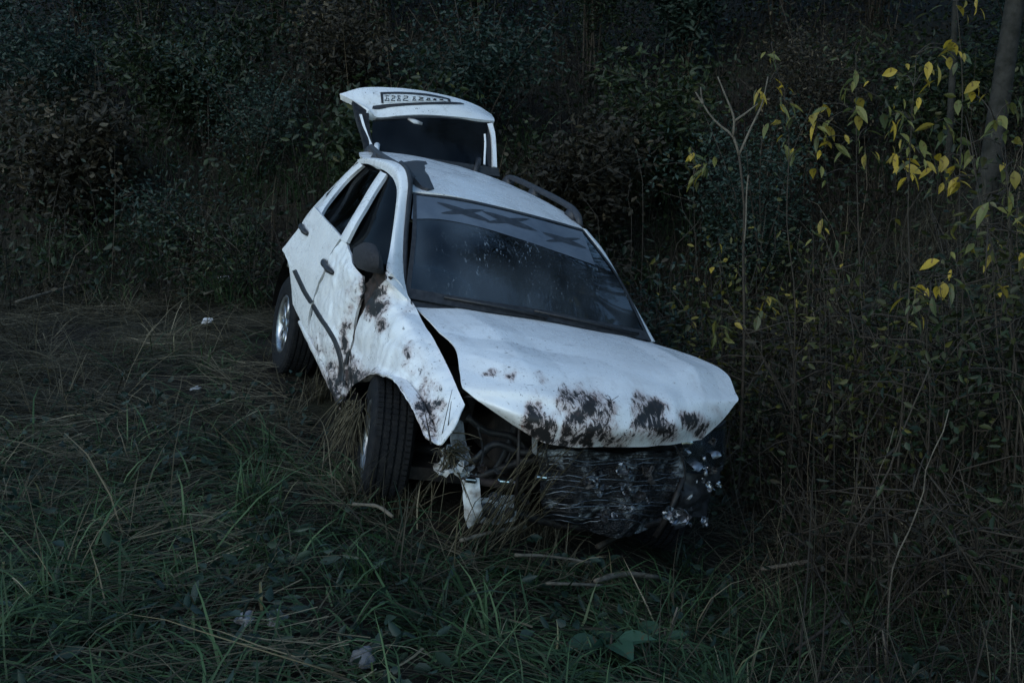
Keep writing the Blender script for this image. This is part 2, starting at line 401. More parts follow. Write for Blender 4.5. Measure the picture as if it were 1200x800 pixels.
# ------------------------------------------------------------------ the car
car = empty('estate_car'); car.matrix_world = M
tag(car, 'wrecked white estate car with crushed front and raised tailgate', 'car')
P = Vector
def Y_(lst): return [V(x, y, 'y', v) for (x, y, v) in lst]
def X_(lst): return [V(x, y, 'x', v) for (x, y, v) in lst]
def A_(lst): return [V(*q) for q in lst]

# roof
yl = [-.54, -.565, -.55, -.46, -.30]; yr = [.54, .58, .63, .69, .74]; zl = [1.365, 1.39, 1.39, 1.38, 1.36]; xr = [-1.12, -1.6, -2.15, -2.65, -3.1]
rows = []
for i in range(5):
    r = []
    for k, u in enumerate((0, .08, .3, .5, .7, .92, 1)):
        c = 1 - (2 * u - 1) ** 4 * .75 - .25 * (2 * u - 1) ** 2
        r.append(P((xr[i] + (.06 * (1 - (2 * u - 1) ** 2) if i == 0 else 0), yl[i] + (yr[i] - yl[i]) * u, zl[i] + .05 * c + (u * .012))))
    rows.append(r)
rows[0] = [V(484, 225, 'x', -1.12), V(500, 226, 'x', -1.10), V(540, 232, 'x', -1.07), V(585, 242, 'x', -1.06), V(630, 253, 'x', -1.07), V(668, 264, 'x', -1.10), V(683, 268, 'x', -1.12)]
grid_mesh('roof', loft(rows, 40, 36), car, PAINT, .012, .006, 4, True, (0, 0, 1))
def roof_rail(side):
    mb = MB()
    if side < 0: path = [P((-1.30, -.485, 1.40)), P((-1.36, -.485, 1.42)), P((-1.5, -.49, 1.438)), P((-2.1, -.48, 1.445)), P((-2.6, -.40, 1.438)), P((-2.85, -.33, 1.42)), P((-2.95, -.30, 1.38))]
    else: path = [P((-1.22, .53, 1.37)), P((-1.28, .53, 1.42)), P((-1.45, .545, 1.45)), P((-2.1, .60, 1.46)), P((-2.6, .655, 1.455)), P((-2.85, .70, 1.43)), P((-2.95, .72, 1.37))]
    q = catmull(path, 30); m = len(q)
    rad = [.02] * m
    mb.tube(q, rad, 10)
    for f_, d_ in ((q[3], P((-.1, 0, 0))), (q[-4], P((.1, 0, 0))), (q[m // 2], P((.06, 0, 0)))):
        mb.add([P((f_.x - .07, f_.y - .028, 1.385)), P((f_.x + .07, f_.y - .028, 1.385)), P((f_.x + .07, f_.y + .028, 1.385)), P((f_.x - .07, f_.y + .028, 1.385)),
                P((f_.x - .03, f_.y - .02, f_.z)), P((f_.x + .03, f_.y - .02, f_.z)), P((f_.x + .03, f_.y + .02, f_.z)), P((f_.x - .03, f_.y + .02, f_.z))],
               [(3, 2, 1, 0), (4, 5, 6, 7), (0, 1, 5, 4), (1, 2, 6, 5), (2, 3, 7, 6), (3, 0, 4, 7)])
    mb.build('roof_rail', RAILM, car)
roof_rail(-1); roof_rail(1)
g = [A_([(495.5, 219.5, 'z', 1.402), (502, 221, 'z', 1.404), (509, 221.5, 'z', 1.402)]), A_([(487, 210, 'z', 1.425), (499, 209, 'z', 1.43), (506.5, 208, 'z', 1.425)]), A_([(480, 200, 'z', 1.438), (494, 197, 'z', 1.444), (503.5, 197, 'z', 1.438)]), A_([(472, 190, 'z', 1.445), (488, 188, 'z', 1.45), (499, 189, 'z', 1.445)])]
grid_mesh('rail_foot', loft(g, 10, 14), car, RAILM, .03, outward=(0, 0, 1))

# side frame: windscreen pillar running back into the cant rail
outer = Y_([(479, 352, -.685), (473, 320, -.675), (473, 280, -.65), (476, 240, -.60), (478, 216, -.575), (475, 200, -.565), (466, 191, -.56), (452, 187, -.56), (434, 185, -.555), (421, 188, -.55)])
inner = Y_([(451, 326, -.79), (454, 308, -.77), (458, 285, -.725), (464, 240, -.645), (465, 222, -.615), (461, 210, -.605), (452, 201, -.60), (440, 195, -.595), (430, 192, -.585), (421, 192, -.575)])
mid = [(a_ + b_) / 2 + P((.012, -.018, .012)) for a_, b_ in zip(outer, inner)]
grid_mesh('windscreen_pillar', loft([outer, mid, inner], 46, 9), car, PAINT, .02, 0, 4, True)
# thin door frames round the rear window, and the pillar between the side windows
o_ = Y_([(422, 189, -.565), (404, 204, -.60), (390, 221, -.67), (377, 238, -.755), (369, 246, -.80)])
i_ = Y_([(425, 194, -.575), (408, 209, -.615), (395, 224, -.68), (382, 241, -.765), (377, 250, -.805)])
grid_mesh('rear_door_frame', loft([o_, [(p + q) / 2 + P((0, -.01, 0)) for p, q in zip(o_, i_)], i_], 20, 5), car, PAINT, .02)
o_ = Y_([(446, 200, -.595), (434, 218, -.655), (421, 240, -.725), (409, 260, -.785), (398, 279, -.81)])
i_ = Y_([(453, 204, -.60), (441, 222, -.66), (428, 244, -.73), (416, 264, -.785), (406, 284, -.81)])
grid_mesh('door_pillar', loft([o_, [(p + q) / 2 + P((0, -.01, 0)) for p, q in zip(o_, i_)], i_], 20, 5), car, PAINT, .02)

# doors
rd = [Y_([(368, 242, -.82), (384, 260, -.818), (399.5, 277.5, -.815)]),
      Y_([(350, 267, -.85), (367, 283, -.842), (386, 300, -.832)]),
      Y_([(334, 287, -.884), (355, 305, -.862), (378, 321, -.842)]),
      Y_([(330, 292, -.89), (351, 311, -.867), (374, 329, -.845)]),
      Y_([(333, 297, -.887), (351, 318, -.865), (371.5, 336, -.844)]),
      Y_([(338, 310, -.882), (350, 333, -.862), (365, 355, -.842)]),
      Y_([(341, 335, -.858), (349, 355, -.845), (360, 377, -.83)]),
      Y_([(343, 356, -.838), (351, 373, -.828), (362, 393, -.815)])]
rdoor = grid_mesh('rear_door', loft(rd, 30, 36), car, PAINT, .014, .005, 5, True)
fd = [Y_([(401, 279, -.815), (406, 289, -.81), (411, 300, -.805), (414, 310, -.80), (424, 323, -.79)]),
      Y_([(387.5, 301, -.832), (397, 310, -.828), (407, 318, -.82), (417, 328, -.81), (426, 338, -.79)]),
      Y_([(379.5, 322, -.842), (389, 333, -.838), (400.5, 342, -.824), (411.5, 349, -.81), (421, 355, -.787)]),
      Y_([(375.5, 330, -.845), (386, 341, -.84), (398, 350, -.825), (409, 356, -.81), (419, 362, -.785)]),
      Y_([(366.5, 356, -.842), (378, 374, -.838), (391, 388, -.822), (402, 396, -.80), (412, 398, -.775)]),
      Y_([(361.5, 378, -.83), (371, 399, -.824), (384, 422, -.81), (396, 433, -.79), (406, 434, -.775)]),
      Y_([(363.5, 394, -.815), (375, 420, -.808), (386, 443, -.80), (394, 458, -.79), (402, 468, -.785)])]
fdoor = grid_mesh('front_door', loft(fd, 70, 66), car, PAINT, .014, .020, 7, True)
def strip(key, name, pts, half, off, mat, parent, n=24, thick=.01):
    pts = [P((x, y, 0)) for x, y in pts]; q = catmull(pts, n); A = []; B = []; C_ = []
    for i, p in enumerate(q):
        t = (q[min(i + 1, n - 1)] - q[max(i - 1, 0)]).normalized(); s_ = P((-t.y, t.x, 0)) * half
        w = [hit(key, p.x + s_.x * k, p.y + s_.y * k, o) for k, o in ((-1, .002), (0, off), (1, .002))]
        if None in w: continue
        A.append(w[0]); B.append(w[1]); C_.append(w[2])
    return grid_mesh(name, loft([A, [(a_ * .8 + b_ * .2) + (b_ - (a_ + c_) / 2) * .9 for a_, b_, c_ in zip(A, B, C_)], B, [(c_ * .8 + b_ * .2) + (b_ - (a_ + c_) / 2) * .9 for a_, b_, c_ in zip(A, B, C_)], C_], n, 9), parent, mat, 0)
strip('rear_door', 'rubbing_strip', [(345.5, 317), (352, 331), (358, 343), (365.5, 355)], 2.5, .007, BLACK, rdoor)
strip('front_door', 'rubbing_strip', [(366.5, 357), (375, 371), (385, 386), (393, 400), (398, 414), (401, 430), (400, 446)], 2.5, .007, BLACK, fdoor)
def handle(key, a_, b_, parent):
    pa, pb = hit(key, *a_, .006), hit(key, *b_, .006); pm = hit(key, (a_[0] + b_[0]) / 2, (a_[1] + b_[1]) / 2, .022)
    mb = MB(); mb.tube(catmull([pa, pa.lerp(pm, .55) + (pm - (pa + pb) / 2) * .4, pm, pb.lerp(pm, .55) + (pm - (pa + pb) / 2) * .4, pb], 14), [.010, .014, .016, .017, .017, .016, .015, .015, .016, .017, .017, .016, .014, .010], 10)
    mb.build('door_handle', BLACK, parent)
    c = hit(key, (a_[0] + b_[0]) / 2 + 2, (a_[1] + b_[1]) / 2 - 3, .002)
handle('rear_door', (354.5, 264), (361.5, 275), rdoor); handle('front_door', (380.5, 305), (391.5, 320.5), fdoor)
# side windows
w = [Y_([(421, 191, -.54), (436, 193, -.545), (451, 201, -.575)]), Y_([(404, 208, -.555), (421, 216, -.615), (439, 223, -.635)]), Y_([(388, 226, -.615), (406, 240, -.69), (424, 249, -.71)]), Y_([(370, 248, -.765), (387, 266, -.79), (405, 285, -.79)])]
grid_mesh('rear_side_window', loft(w, 14, 14), car, SIDEG, .004)
w = [Y_([(448, 199, -.575), (458, 203, -.58), (467, 212, -.57)]), Y_([(435, 222, -.635), (452, 226, -.625), (470, 231, -.585)]), Y_([(419, 248, -.71), (442, 260, -.70), (465, 271, -.655)]), Y_([(400, 281, -.79), (427, 308, -.785), (457, 331, -.745)])]
grid_mesh('front_side_window', loft(w, 16, 16), car, SIDEG, .004)
# wing mirror hanging at the window corner
mb = MB()
g = [Y_([(414, 291, -.815), (428, 284, -.85), (441, 288, -.82), (447, 300, -.79)]), Y_([(413, 300, -.83), (428, 295, -.875), (443, 298, -.84), (449, 310, -.79)]), Y_([(415, 309, -.83), (429, 309, -.87), (443, 311, -.835), (450, 318, -.785)]), Y_([(419, 314, -.815), (430, 318, -.84), (441, 320, -.82), (450, 322, -.78)])]
grid_mesh('wing_mirror', loft(g, 16, 14), car, CLOTH, .05)
# torn edge between door and wing
tr = [Y_([(446, 316, -.785), (430, 332, -.775), (420, 352, -.765), (412, 378, -.755), (404, 410, -.75), (399, 440, -.755)]), Y_([(460, 326, -.765), (444, 346, -.765), (432, 366, -.765), (422, 392, -.765), (416, 420, -.765), (410, 446, -.765)])]
grid_mesh('torn_edge', loft(tr, 40, 10), car, RUST, .01, .035, 16)
# sill with a dark gap above it
s_ = [Y_([(351, 375, -.815), (366, 402, -.805), (378, 425, -.797), (389, 447, -.79), (401, 470, -.78)]), Y_([(349, 378, -.815), (362, 406, -.805), (374, 431, -.797), (384, 452, -.79), (395, 476, -.78)])]
low = [p + P((0, .05, -.05)) for p in s_[1]]
grid_mesh('sill', loft([[p + P((0, .10, .02)) for p in s_[0]], s_[0], s_[1], low], 24, 12), car, PAINT, .01, .006, 9, True)

# front wing
fw = [Y_([(458, 321, -.775), (470, 334, -.715), (483, 355, -.67), (504, 389, -.675), (525, 430, -.69), (543, 471, -.705)]),
      Y_([(436, 346, -.80), (460, 362, -.77), (482, 388, -.745), (500, 420, -.74), (516, 452, -.74), (535, 491, -.745)]),
      Y_([(417, 384, -.805), (448, 392, -.80), (472, 410, -.785), (490, 440, -.775), (505, 478, -.77), (527, 509, -.765)]),
      Y_([(409, 424, -.80), (431, 424, -.81), (453, 430, -.81), (474, 452, -.80), (492, 488, -.79), (517, 522, -.78)]),
      Y_([(405, 462, -.79), (419, 447, -.815), (438, 437, -.835), (462, 446, -.845), (482, 474, -.84), (497, 510, -.82)])]
grid_mesh('front_wing', loft(fw, 90, 70), car, PAINT, .005, .022, 6, True)
# folded lip of the wheel arch
lip = fw[4]
grid_mesh('arch_lip', loft([lip[1:], [p + P((.01, .05, .012)) for p in lip[1:]]], 30, 4), car, PAINT, .004, .006, 12, True)
# hanging jagged strip at the end of the wing
jg = [Y_([(488, 486, -.83), (494, 498, -.82), (498, 512, -.815)]), Y_([(493, 489, -.82), (500, 503, -.81), (503, 516, -.80)])]
grid_mesh('torn_flap', loft(jg, 14, 6), car, PAINT, .004, .01, 14, True)

# bonnet
bo = [A_([(484, 357, 'x', -.42), (560, 364, 'x', -.36), (640, 376, 'x', -.34), (700, 388, 'x', -.36), (765, 402, 'x', -.42)]),
      A_([(514, 386, 'z', .912), (585, 390, 'z', .950), (665, 402, 'z', .968), (745, 412, 'z', .978), (817, 419, 'x', -.1)]),
      A_([(532, 405, 'z', .897), (602, 422, 'z', .928), (690, 436, 'z', .945), (780, 438, 'z', .962), (852, 439, 'x', .13)]),
      A_([(539, 436, 'z', .852), (605, 448, 'z', .882), (694, 463, 'z', .90), (784, 463, 'z', .917), (862, 460, 'x', .30)]),
      A_([(542, 453, 'z', .825), (607, 460, 'z', .862), (695, 475, 'z', .876), (785, 473, 'z', .895), (865.5, 468, 'x', .37)]),
      A_([(550, 461, 'z', .81), (610, 470, 'z', .835), (697, 486, 'z', .845), (784, 484, 'z', .865), (861, 474, 'x', .40)]),
      A_([(562, 471, 'z', .79), (616, 488, 'z', .795), (700, 504, 'z', .79), (783, 503, 'z', .81), (847, 492, 'x', .46)]),
      A_([(600, 497, 'z', .735), (640, 519, 'z', .70), (710, 523.5, 'z', .705), (767, 523, 'z', .72), (822, 515, 'x', .52)])]
import os
if os.environ.get('DBG'):
    for r in bo: print([tuple(round(c, 3) for c in p) for p in r])
    for r in fw: print('fw', [tuple(round(c, 3) for c in p) for p in r])
    for r in rd + fd: print('d', [tuple(round(c, 3) for c in p) for p in r])
BG = loft(bo, 120, 110)
def kink(g, a_, b_, depth, width):               # sharp V fold running along a line given in the sheet's own u,v
    nv, nu = len(g), len(g[0]); (u0, v0), (u1, v1) = a_, b_; L2 = (u1 - u0) ** 2 + (v1 - v0) ** 2
    for j in range(nv):
        for k in range(nu):
            u, v = k / (nu - 1), j / (nv - 1); t = max(0, min(1, ((u - u0) * (u1 - u0) + (v - v0) * (v1 - v0)) / L2))
            d = math.hypot(u - u0 - t * (u1 - u0), v - v0 - t * (v1 - v0)) / width
            if d < 1: g[j][k] = g[j][k] + P((0, 0, depth * (1 - d) * math.sin(math.pi * min(1, max(.05, t)) ** .8 + .12)))
kink(BG, (.16, .02), (.22, .95), .014, .10); kink(BG, (.84, .02), (.80, .95), .014, .10)
kink(BG, (.0, .34), (.55, .50), -.012, .12); kink(BG, (1.0, .42), (.62, .62), .012, .10); kink(BG, (.30, .98), (.42, .55), -.010, .09); kink(BG, (.70, .98), (.62, .66), .010, .07); kink(BG, (.02, .55), (.25, .75), .014, .09)
grid_mesh('bonnet', BG, car, PAINT, .006, .004, 2.6, True, (0, 0, 1))
# underside brace rim of the bonnet
rim = catmull([bo[5][0], bo[5][1], bo[5][2], bo[5][3], bo[5][4]], 24)
grid_mesh('bonnet_lip', loft([[p + P((0, 0, -.012)) for p in rim], [p + P((-.05, 0, -.03)) for p in rim]], 24, 3), car, DARK, .004, .004, 12)

# windscreen with seal, sun strip and lettering
wt = X_([(484, 226, -1.12), (535, 232, -1.075), (592, 244.5, -1.06), (645, 258, -1.075), (683, 269, -1.12)])
wb = X_([(474, 349, -.44), (560, 364, -.345), (640, 376, -.325), (700, 388, -.345), (763, 400, -.42)])
wm = [(a_ + b_) / 2 + P((.022, 0, .035)) for a_, b_ in zip(wt, wb)]
WSG = loft([wt, wm, wb], 60, 40)
ws = grid_mesh('windscreen', WSG, car, WIND, .005, outward=(1, 0, 1))
def scf(p):
    x, y = cpx(p); s = 0
    for (mx, my, rx, ry, am) in [(566, 297, 14, 20, 1), (590, 295, 6, 14, .9), (620, 300, 12, 22, 1), (695, 320, 10, 25, .7), (735, 330, 8, 20, .9), (540, 320, 30, 30, .35), (650, 330, 40, 40, .35)]:
        s = max(s, am * math.exp(-.5 * (((x - mx) / rx) ** 2 + ((y - my) / ry) ** 2)))
    return s
attr(ws.data, 'scuff', [scf(v.co) for v in ws.data.vertices])
def edge_strip(name, g, j0, j1, k0, k1, off, mat, parent):
    Gs = []
    for j in range(j0, j1 + 1):
        r = []
        for k in range(k0, k1 + 1):
            a_ = WSG[j][min(k + 1, 59)] - WSG[j][max(k - 1, 0)]; b_ = WSG[min(j + 1, 39)][k] - WSG[max(j - 1, 0)][k]
            n_ = a_.cross(b_).normalized(); n_ = n_ if n_.x > 0 else -n_
            r.append(WSG[j][k] + n_ * off)
        Gs.append(r)
    return grid_mesh(name, Gs, parent, mat, 0)
edge_strip('seal', WSG, 0, 1, 0, 59, .004, BLACK, ws); edge_strip('seal', WSG, 36, 39, 0, 59, .004, BLACK, ws)
edge_strip('seal', WSG, 1, 36, 0, 1, .0045, BLACK, ws); edge_strip('seal', WSG, 1, 36, 58, 59, .0045, BLACK, ws)
top = catmull([P((485, 229, 0)), P((535, 236, 0)), P((592, 248, 0)), P((645, 262, 0)), P((682, 272, 0))], 50)
bot = catmull([P((482, 257, 0)), P((515, 257.5, 0)), P((560, 266, 0)), P((610, 281, 0)), P((660, 298, 0)), P((697, 311, 0))], 50)
ss = [[hit('windscreen', *(a_.lerp(b_, j / 9)).xy, .003) for a_, b_ in zip(top, bot)] for j in range(10)]
strip_o = grid_mesh('sun_strip', ss, ws, STRIP, 0)
def stroke(a_, b_, wmax, bend=0):
    a_, b_ = P((*a_, 0)), P((*b_, 0)); t = (b_ - a_); nn = P((-t.y, t.x, 0)).normalized(); L = []; R_ = []
    for i in range(13):
        u = i / 12; c = a_ + t * u + nn * bend * math.sin(u * math.pi); w_ = wmax * (math.sin(u * math.pi) ** .8) + .15
        L.append(hit('sun_strip', *(c + nn * w_).xy, .002)); R_.append(hit('sun_strip', *(c - nn * w_).xy, .002))
    return L, R_
for cx, cy, s, ang in ((545, 248, 1.0, 0), (598, 258.5, 1.0, 3), (662, 281, .8, 4)):
    mb = MB()
    for (ax_, ay, bx_, by, w_) in ((-33, -9.5, 31, 11, 3.0), (-28, 3, 22, -2.5, 2.4)):
        dy = .13 * 1
        L, R_ = stroke((cx + ax_ * s, cy + ay * s + ax_ * s * .04), (cx + bx_ * s, cy + by * s + bx_ * s * .04), w_ * s)
        n = len(L); mb.add([p + (CC - p).normalized() * (.0006 if w_ < 3.2 else 0) for p in L] + [p + (CC - p).normalized() * (.0006 if w_ < 3.2 else 0) for p in R_], [(i, i + 1, n + i + 1, n + i) for i in range(n - 1)])
    mb.build('lettering', INK, ws)
# far windscreen pillar, cowl, wipers
fp = [P((-1.12, .545, 1.362)), P((-.75, .62, 1.155)), P((-.42, .70, .945))]
fp = [V(683.5, 267.5, 'x', -1.12), V(704, 293, 'x', -.98), V(735, 348, 'x', -.68), V(764, 399.5, 'x', -.42)]
grid_mesh('windscreen_pillar', loft([fp, [p + P((-.02, .035, -.005)) for p in fp], [p + P((-.09, .055, -.03)) for p in fp]], 24, 8), car, PAINT, .015, 0, 4, True, (0, 1, .5))
cow = [[p + P((.0, 0, -.006)) for p in wb], [p + P((.09, 0, -.05)) for p in wb]]
grid_mesh('cowl', loft(cow, 30, 4), car, BLACK, .01, outward=(0, 0, 1))
for (a_, b_) in (((640, 374), (520, 350)), ((745, 394), (625, 366))):
    MB().tube([hit('windscreen', *a_, .02), hit('windscreen', (a_[0] + b_[0]) / 2, (a_[1] + b_[1]) / 2, .022), hit('windscreen', *b_, .012)], [.010, .008, .006], 6).build('wiper', BLACK, car)

# drip channel: black seal line between pillar and windscreen
dr = Y_([(474, 348, -.668), (474.5, 320, -.662), (475.5, 280, -.638), (479, 240, -.588), (481, 214, -.562), (478, 200, -.55), (470, 191, -.545)])
MB().tube(catmull(dr, 30), .014, 6).build('roof_gutter', BLACK, car)

# inner structure: floor, bulkhead, far side panels, quarters
mb = MB(); mb.box((-1.55, 0.02, .27), (3.3, 1.40, .06)); mb.build('floor_pan', DARK, car, False)
mb = MB(); mb.box((-.40, 0, .60), (.05, 1.36, .60)); mb.build('bulkhead', DARK, car, False)
def xyz_panel(name, rows, nu, nv, mat, **k): return grid_mesh(name, loft([[P(q) for q in r] for r in rows], nu, nv), car, mat, **k)
xyz_panel('front_wing', [[(-.45, .70, .86), (-.05, .72, .84), (.25, .68, .80)], [(-.45, .76, .80), (-.05, .77, .78), (.28, .72, .72)], [(-.48, .82, .62), (-.32, .83, .60), (.05, .82, .66), (.34, .70, .56)]], 20, 12, PAINT, thick=.01, crumple=.02, outward=(0, 1, 0), mud=True)
xyz_panel('front_door', [[(-.50, .73, .90), (-.95, .79, .98), (-1.34, .81, 1.02)], [(-.50, .78, .66), (-.95, .83, .7), (-1.34, .84, .7)], [(-.55, .80, .3), (-.95, .80, .3), (-1.34, .80, .3)]], 16, 14, PAINT, thick=.03, outward=(0, 1, 0), mud=True)
xyz_panel('rear_door', [[(-1.35, .81, 1.02), (-1.7, .82, 1.03), (-2.05, .82, 1.03)], [(-1.35, .84, .7), (-1.8, .85, .7), (-2.28, .85, .7)], [(-1.35, .80, .3), (-1.75, .81, .3), (-2.1, .82, .4)]], 16, 14, PAINT, thick=.03, outward=(0, 1, 0), mud=True)
xyz_panel('rear_quarter', [[(-2.06, .82, 1.03), (-2.6, .84, 1.04), (-3.3, .80, 1.02)], [(-2.29, .85, .7), (-2.55, .86, .72), (-3.38, .82, .75)], [(-2.22, .85, .5), (-2.52, .86, .64), (-2.85, .85, .5), (-3.4, .80, .45)]], 18, 14, PAINT, thick=.02, outward=(0, 1, 0), mud=True)
xyz_panel('rear_quarter', [[(-2.04, -.77, 1.03), (-2.6, -.62, 1.04), (-3.25, -.46, 1.02)], [(-2.25, -.80, .7), (-2.55, -.76, .72), (-3.3, -.58, .75)], [(-2.2, -.79, .5), (-2.52, -.79, .64), (-2.85, -.72, .5), (-3.35, -.58, .45)]], 18, 14, PAINT, thick=.02, outward=(0, -1, 0), mud=True)
# pillars of the load bay and quarter glass
for s_, b0, t0, b1, t1 in ((-1, (-3.22, -.46, 1.03), (-3.08, -.29, 1.37), (-2.98, -.53, 1.03), (-2.86, -.36, 1.38)), (1, (-3.27, .80, 1.03), (-3.08, .73, 1.37), (-3.03, .82, 1.03), (-2.86, .70, 1.38))):
    xyz_panel('load_bay_pillar', [[b0, t0], [b1, t1]], 8, 4, PAINT, thick=.04, outward=(0, s_, 0))
xyz_panel('load_bay_window', [[(-2.98, -.53, 1.03), (-2.86, -.36, 1.37)], [(-2.2, -.72, 1.03), (-2.3, -.52, 1.37)]], 8, 8, SIDEG, thick=.004, outward=(0, -1, 0))
xyz_panel('load_bay_window', [[(-3.03, .81, 1.03), (-2.86, .69, 1.37)], [(-2.1, .80, 1.03), (-2.2, .63, 1.38)]], 8, 8, SIDEG, thick=.004, outward=(0, 1, 0))
xyz_panel('rear_side_window', [[(-2.05, .80, 1.03), (-2.12, .62, 1.38)], [(-1.42, .79, 1.03), (-1.52, .58, 1.38)]], 8, 8, SIDEG, thick=.004, outward=(0, 1, 0))
xyz_panel('front_side_window', [[(-1.30, .79, 1.03), (-1.42, .57, 1.38)], [(-.60, .70, .95), (-1.15, .56, 1.36)]], 8, 8, SIDEG, thick=.004, outward=(0, 1, 0))
xyz_panel('door_pillar', [[(-1.30, .80, 1.02), (-1.42, .585, 1.385)], [(-1.42, .80, 1.02), (-1.52, .59, 1.385)]], 8, 3, PAINT, thick=.02, outward=(0, 1, 0))
xyz_panel('rear_bumper', [[(-3.30, -.60, .62), (-3.45, -.40, .64), (-3.48, .12, .65), (-3.47, .62, .64), (-3.36, .82, .62)], [(-3.36, -.62, .50), (-3.52, -.40, .5), (-3.55, .12, .5), (-3.54, .62, .5), (-3.42, .84, .50)], [(-3.30, -.58, .33), (-3.42, -.40, .32), (-3.46, .12, .32), (-3.45, .62, .32), (-3.36, .80, .33)]], 24, 10, PAINT, thick=.02, outward=(-1, 0, 0), mud=True)
mb = MB(); mb.box((-3.2, .15, .60), (.05, 1.15, .06)); mb.box((-2.75, .08, .56), (.9, 1.1, .04)); mb.build('load_floor', DARK, car, False)
# interior
mb = MB(); mb.tube([P((-.62, -.62, .92)), P((-.60, -.2, .95)), P((-.60, .25, .97)), P((-.62, .62, .93))], .13, 12); mb.box((-.55, 0, .78), (.28, 1.2, .3)); mb.build('dashboard', CLOTH, car, True)
def seat(y):
    mb = MB(); g = []
    mb.tube([P((-1.00, y, .50)), P((-1.28, y, .49)), P((-1.50, y, .50))], [.15, .19, .16], 10)
    mb.tube([P((-1.50, y, .52)), P((-1.58, y, .80)), P((-1.66, y, 1.06)), P((-1.68, y, 1.12))], [.15, .20, .17, .08], 10)
    mb.tube([P((-1.68, y - .1, 1.20)), P((-1.68, y, 1.22)), P((-1.68, y + .1, 1.20))], [.055, .075, .055], 8)
    mb.build('seat', CLOTH, car)
seat(-.36); seat(.38)
mb = MB(); mb.tube([P((-2.30, -.5, .8)), P((-2.32, 0, .84)), P((-2.30, .55, .8))], [.12, .16, .12], 8); mb.box((-2.3, .02, .6), (.16, 1.2, .45)); mb.build('rear_bench', CLOTH, car)
mb = MB(); ctr = P((-.92, .38, .93)); ax_ = P((.85, 0, -.5)).normalized(); u_ = P((0, 1, 0)); v_ = ax_.cross(u_)
ring = [ctr + (u_ * math.cos(2 * math.pi * k / 24) + v_ * math.sin(2 * math.pi * k / 24)) * .185 for k in range(25)]
mb.tube(ring, .014, 8, False)
for k in (0, 8, 16): mb.tube([ctr, ring[k]], .016, 6)
mb.lathe([(-.02, 0), (-.02, .06), (.02, .05), (.03, 0)], ctr, ax_, 14); mb.tube([ctr, ctr + ax_ * .3], .03, 8)
mb.build('steering_wheel', BLACK, car)

# tailgate, swung up past the roof
tg = [X_([(433, 129, -3.52), (441, 137, -3.50), (468, 135.5, -3.485), (497, 134.5, -3.475), (536, 137, -3.48), (563, 140, -3.49), (579.5, 142, -3.52)]),
      X_([(422, 122, -3.58), (440, 128, -3.55), (468, 126, -3.53), (497, 125, -3.52), (536, 128.5, -3.53), (563, 134, -3.55), (579, 139, -3.57)]),
      X_([(408, 115, -3.66), (432, 113, -3.63), (468, 112, -3.61), (497, 114, -3.60), (538, 121, -3.61), (562, 129, -3.63), (577.5, 136.5, -3.65)]),
      X_([(398, 110, -3.74), (425, 103, -3.74), (468, 103, -3.73), (497, 107, -3.73), (538, 116, -3.72), (561, 124.5, -3.72), (576, 134, -3.72)])]
tgate = grid_mesh('tailgate', loft(tg, 60, 26), car, PAINT, .05, .004, 5, True)
def tg_strip(name, A, B, mat, thick=.03, mud=False): return grid_mesh(name, loft([A, B], 16, 4), tgate, mat, thick, outward=(1, 0, .3))
tg_strip('window_frame', X_([(413, 118, -3.60), (419, 140, -3.43), (425, 160, -3.28), (428, 175, -3.16)]), X_([(432, 131, -3.52), (433, 146, -3.42), (435, 160, -3.30), (439, 174, -3.18)]), DARK)
tg_strip('window_frame', X_([(421, 134, -3.47), (425, 148, -3.38), (430, 162, -3.28), (434, 173, -3.18)]), X_([(424, 134, -3.465), (428, 148, -3.37), (433, 162, -3.27), (438, 173, -3.17)]), PAINT, .015)
tg_strip('window_frame', X_([(571, 145, -3.50), (575, 155, -3.43), (577, 172, -3.30), (578, 195, -3.14)]), X_([(577, 144, -3.50), (580, 155, -3.43), (581.5, 172, -3.30), (582.5, 196, -3.14)]), PAINT)
tg_strip('window_frame', X_([(567, 157, -3.41), (567.5, 168, -3.33), (567, 180, -3.24), (566.5, 192, -3.14)]), X_([(569, 157, -3.40), (569.5, 168, -3.32), (569, 180, -3.23), (568.5, 192, -3.13)]), PAINT, .01)
tg_strip('window_frame', X_([(569, 144, -3.52), (570, 160, -3.42), (570, 176, -3.32), (569.5, 194, -3.18)]), X_([(577, 146, -3.52), (578, 160, -3.42), (579, 176, -3.32), (580, 196, -3.18)]), BLACK, .01)
tg_strip('window_frame', X_([(428, 174, -3.17), (480, 182, -3.14), (535, 190, -3.13), (584, 197, -3.14)]), X_([(428, 181, -3.14), (480, 190, -3.11), (535, 200, -3.10), (586, 207, -3.11)]), BLACK, .03)
tg_strip('window_frame', X_([(440, 136, -3.52), (497, 133.5, -3.49), (536, 136, -3.5), (577, 141, -3.53)]), X_([(441, 143, -3.50), (497, 140, -3.47), (536, 142, -3.48), (577, 146, -3.51)]), BLACK, .03)
grid_mesh('window_pane', loft([X_([(437, 141, -3.505), (497, 138, -3.475), (536, 140, -3.485), (572, 144, -3.51)]), X_([(436, 160, -3.31), (480, 166, -3.30), (535, 172, -3.30), (570, 176, -3.32)]), X_([(438, 176, -3.165), (480, 184, -3.14), (535, 193, -3.13), (572, 197, -3.15)])], 16, 12), tgate, SIDEG, .004, outward=(1, 0, 1))
for px in (441, 560):
    MB().tube([V(px - 4, 188 if px < 500 else 205, 'x', -3.05), V(px, 176 if px < 500 else 193, 'x', -3.14), V(px + 1, 170 if px < 500 else 187, 'x', -3.2)], .022, 8).build('hinge', PAINT if px < 500 else BLACK, tgate)
MB().tube([V(478, 140, 'x', -3.48), V(486, 143, 'x', -3.45), V(495, 145.5, 'x', -3.43)], [.012, .02, .012], 8).build('latch', TORN, tgate)
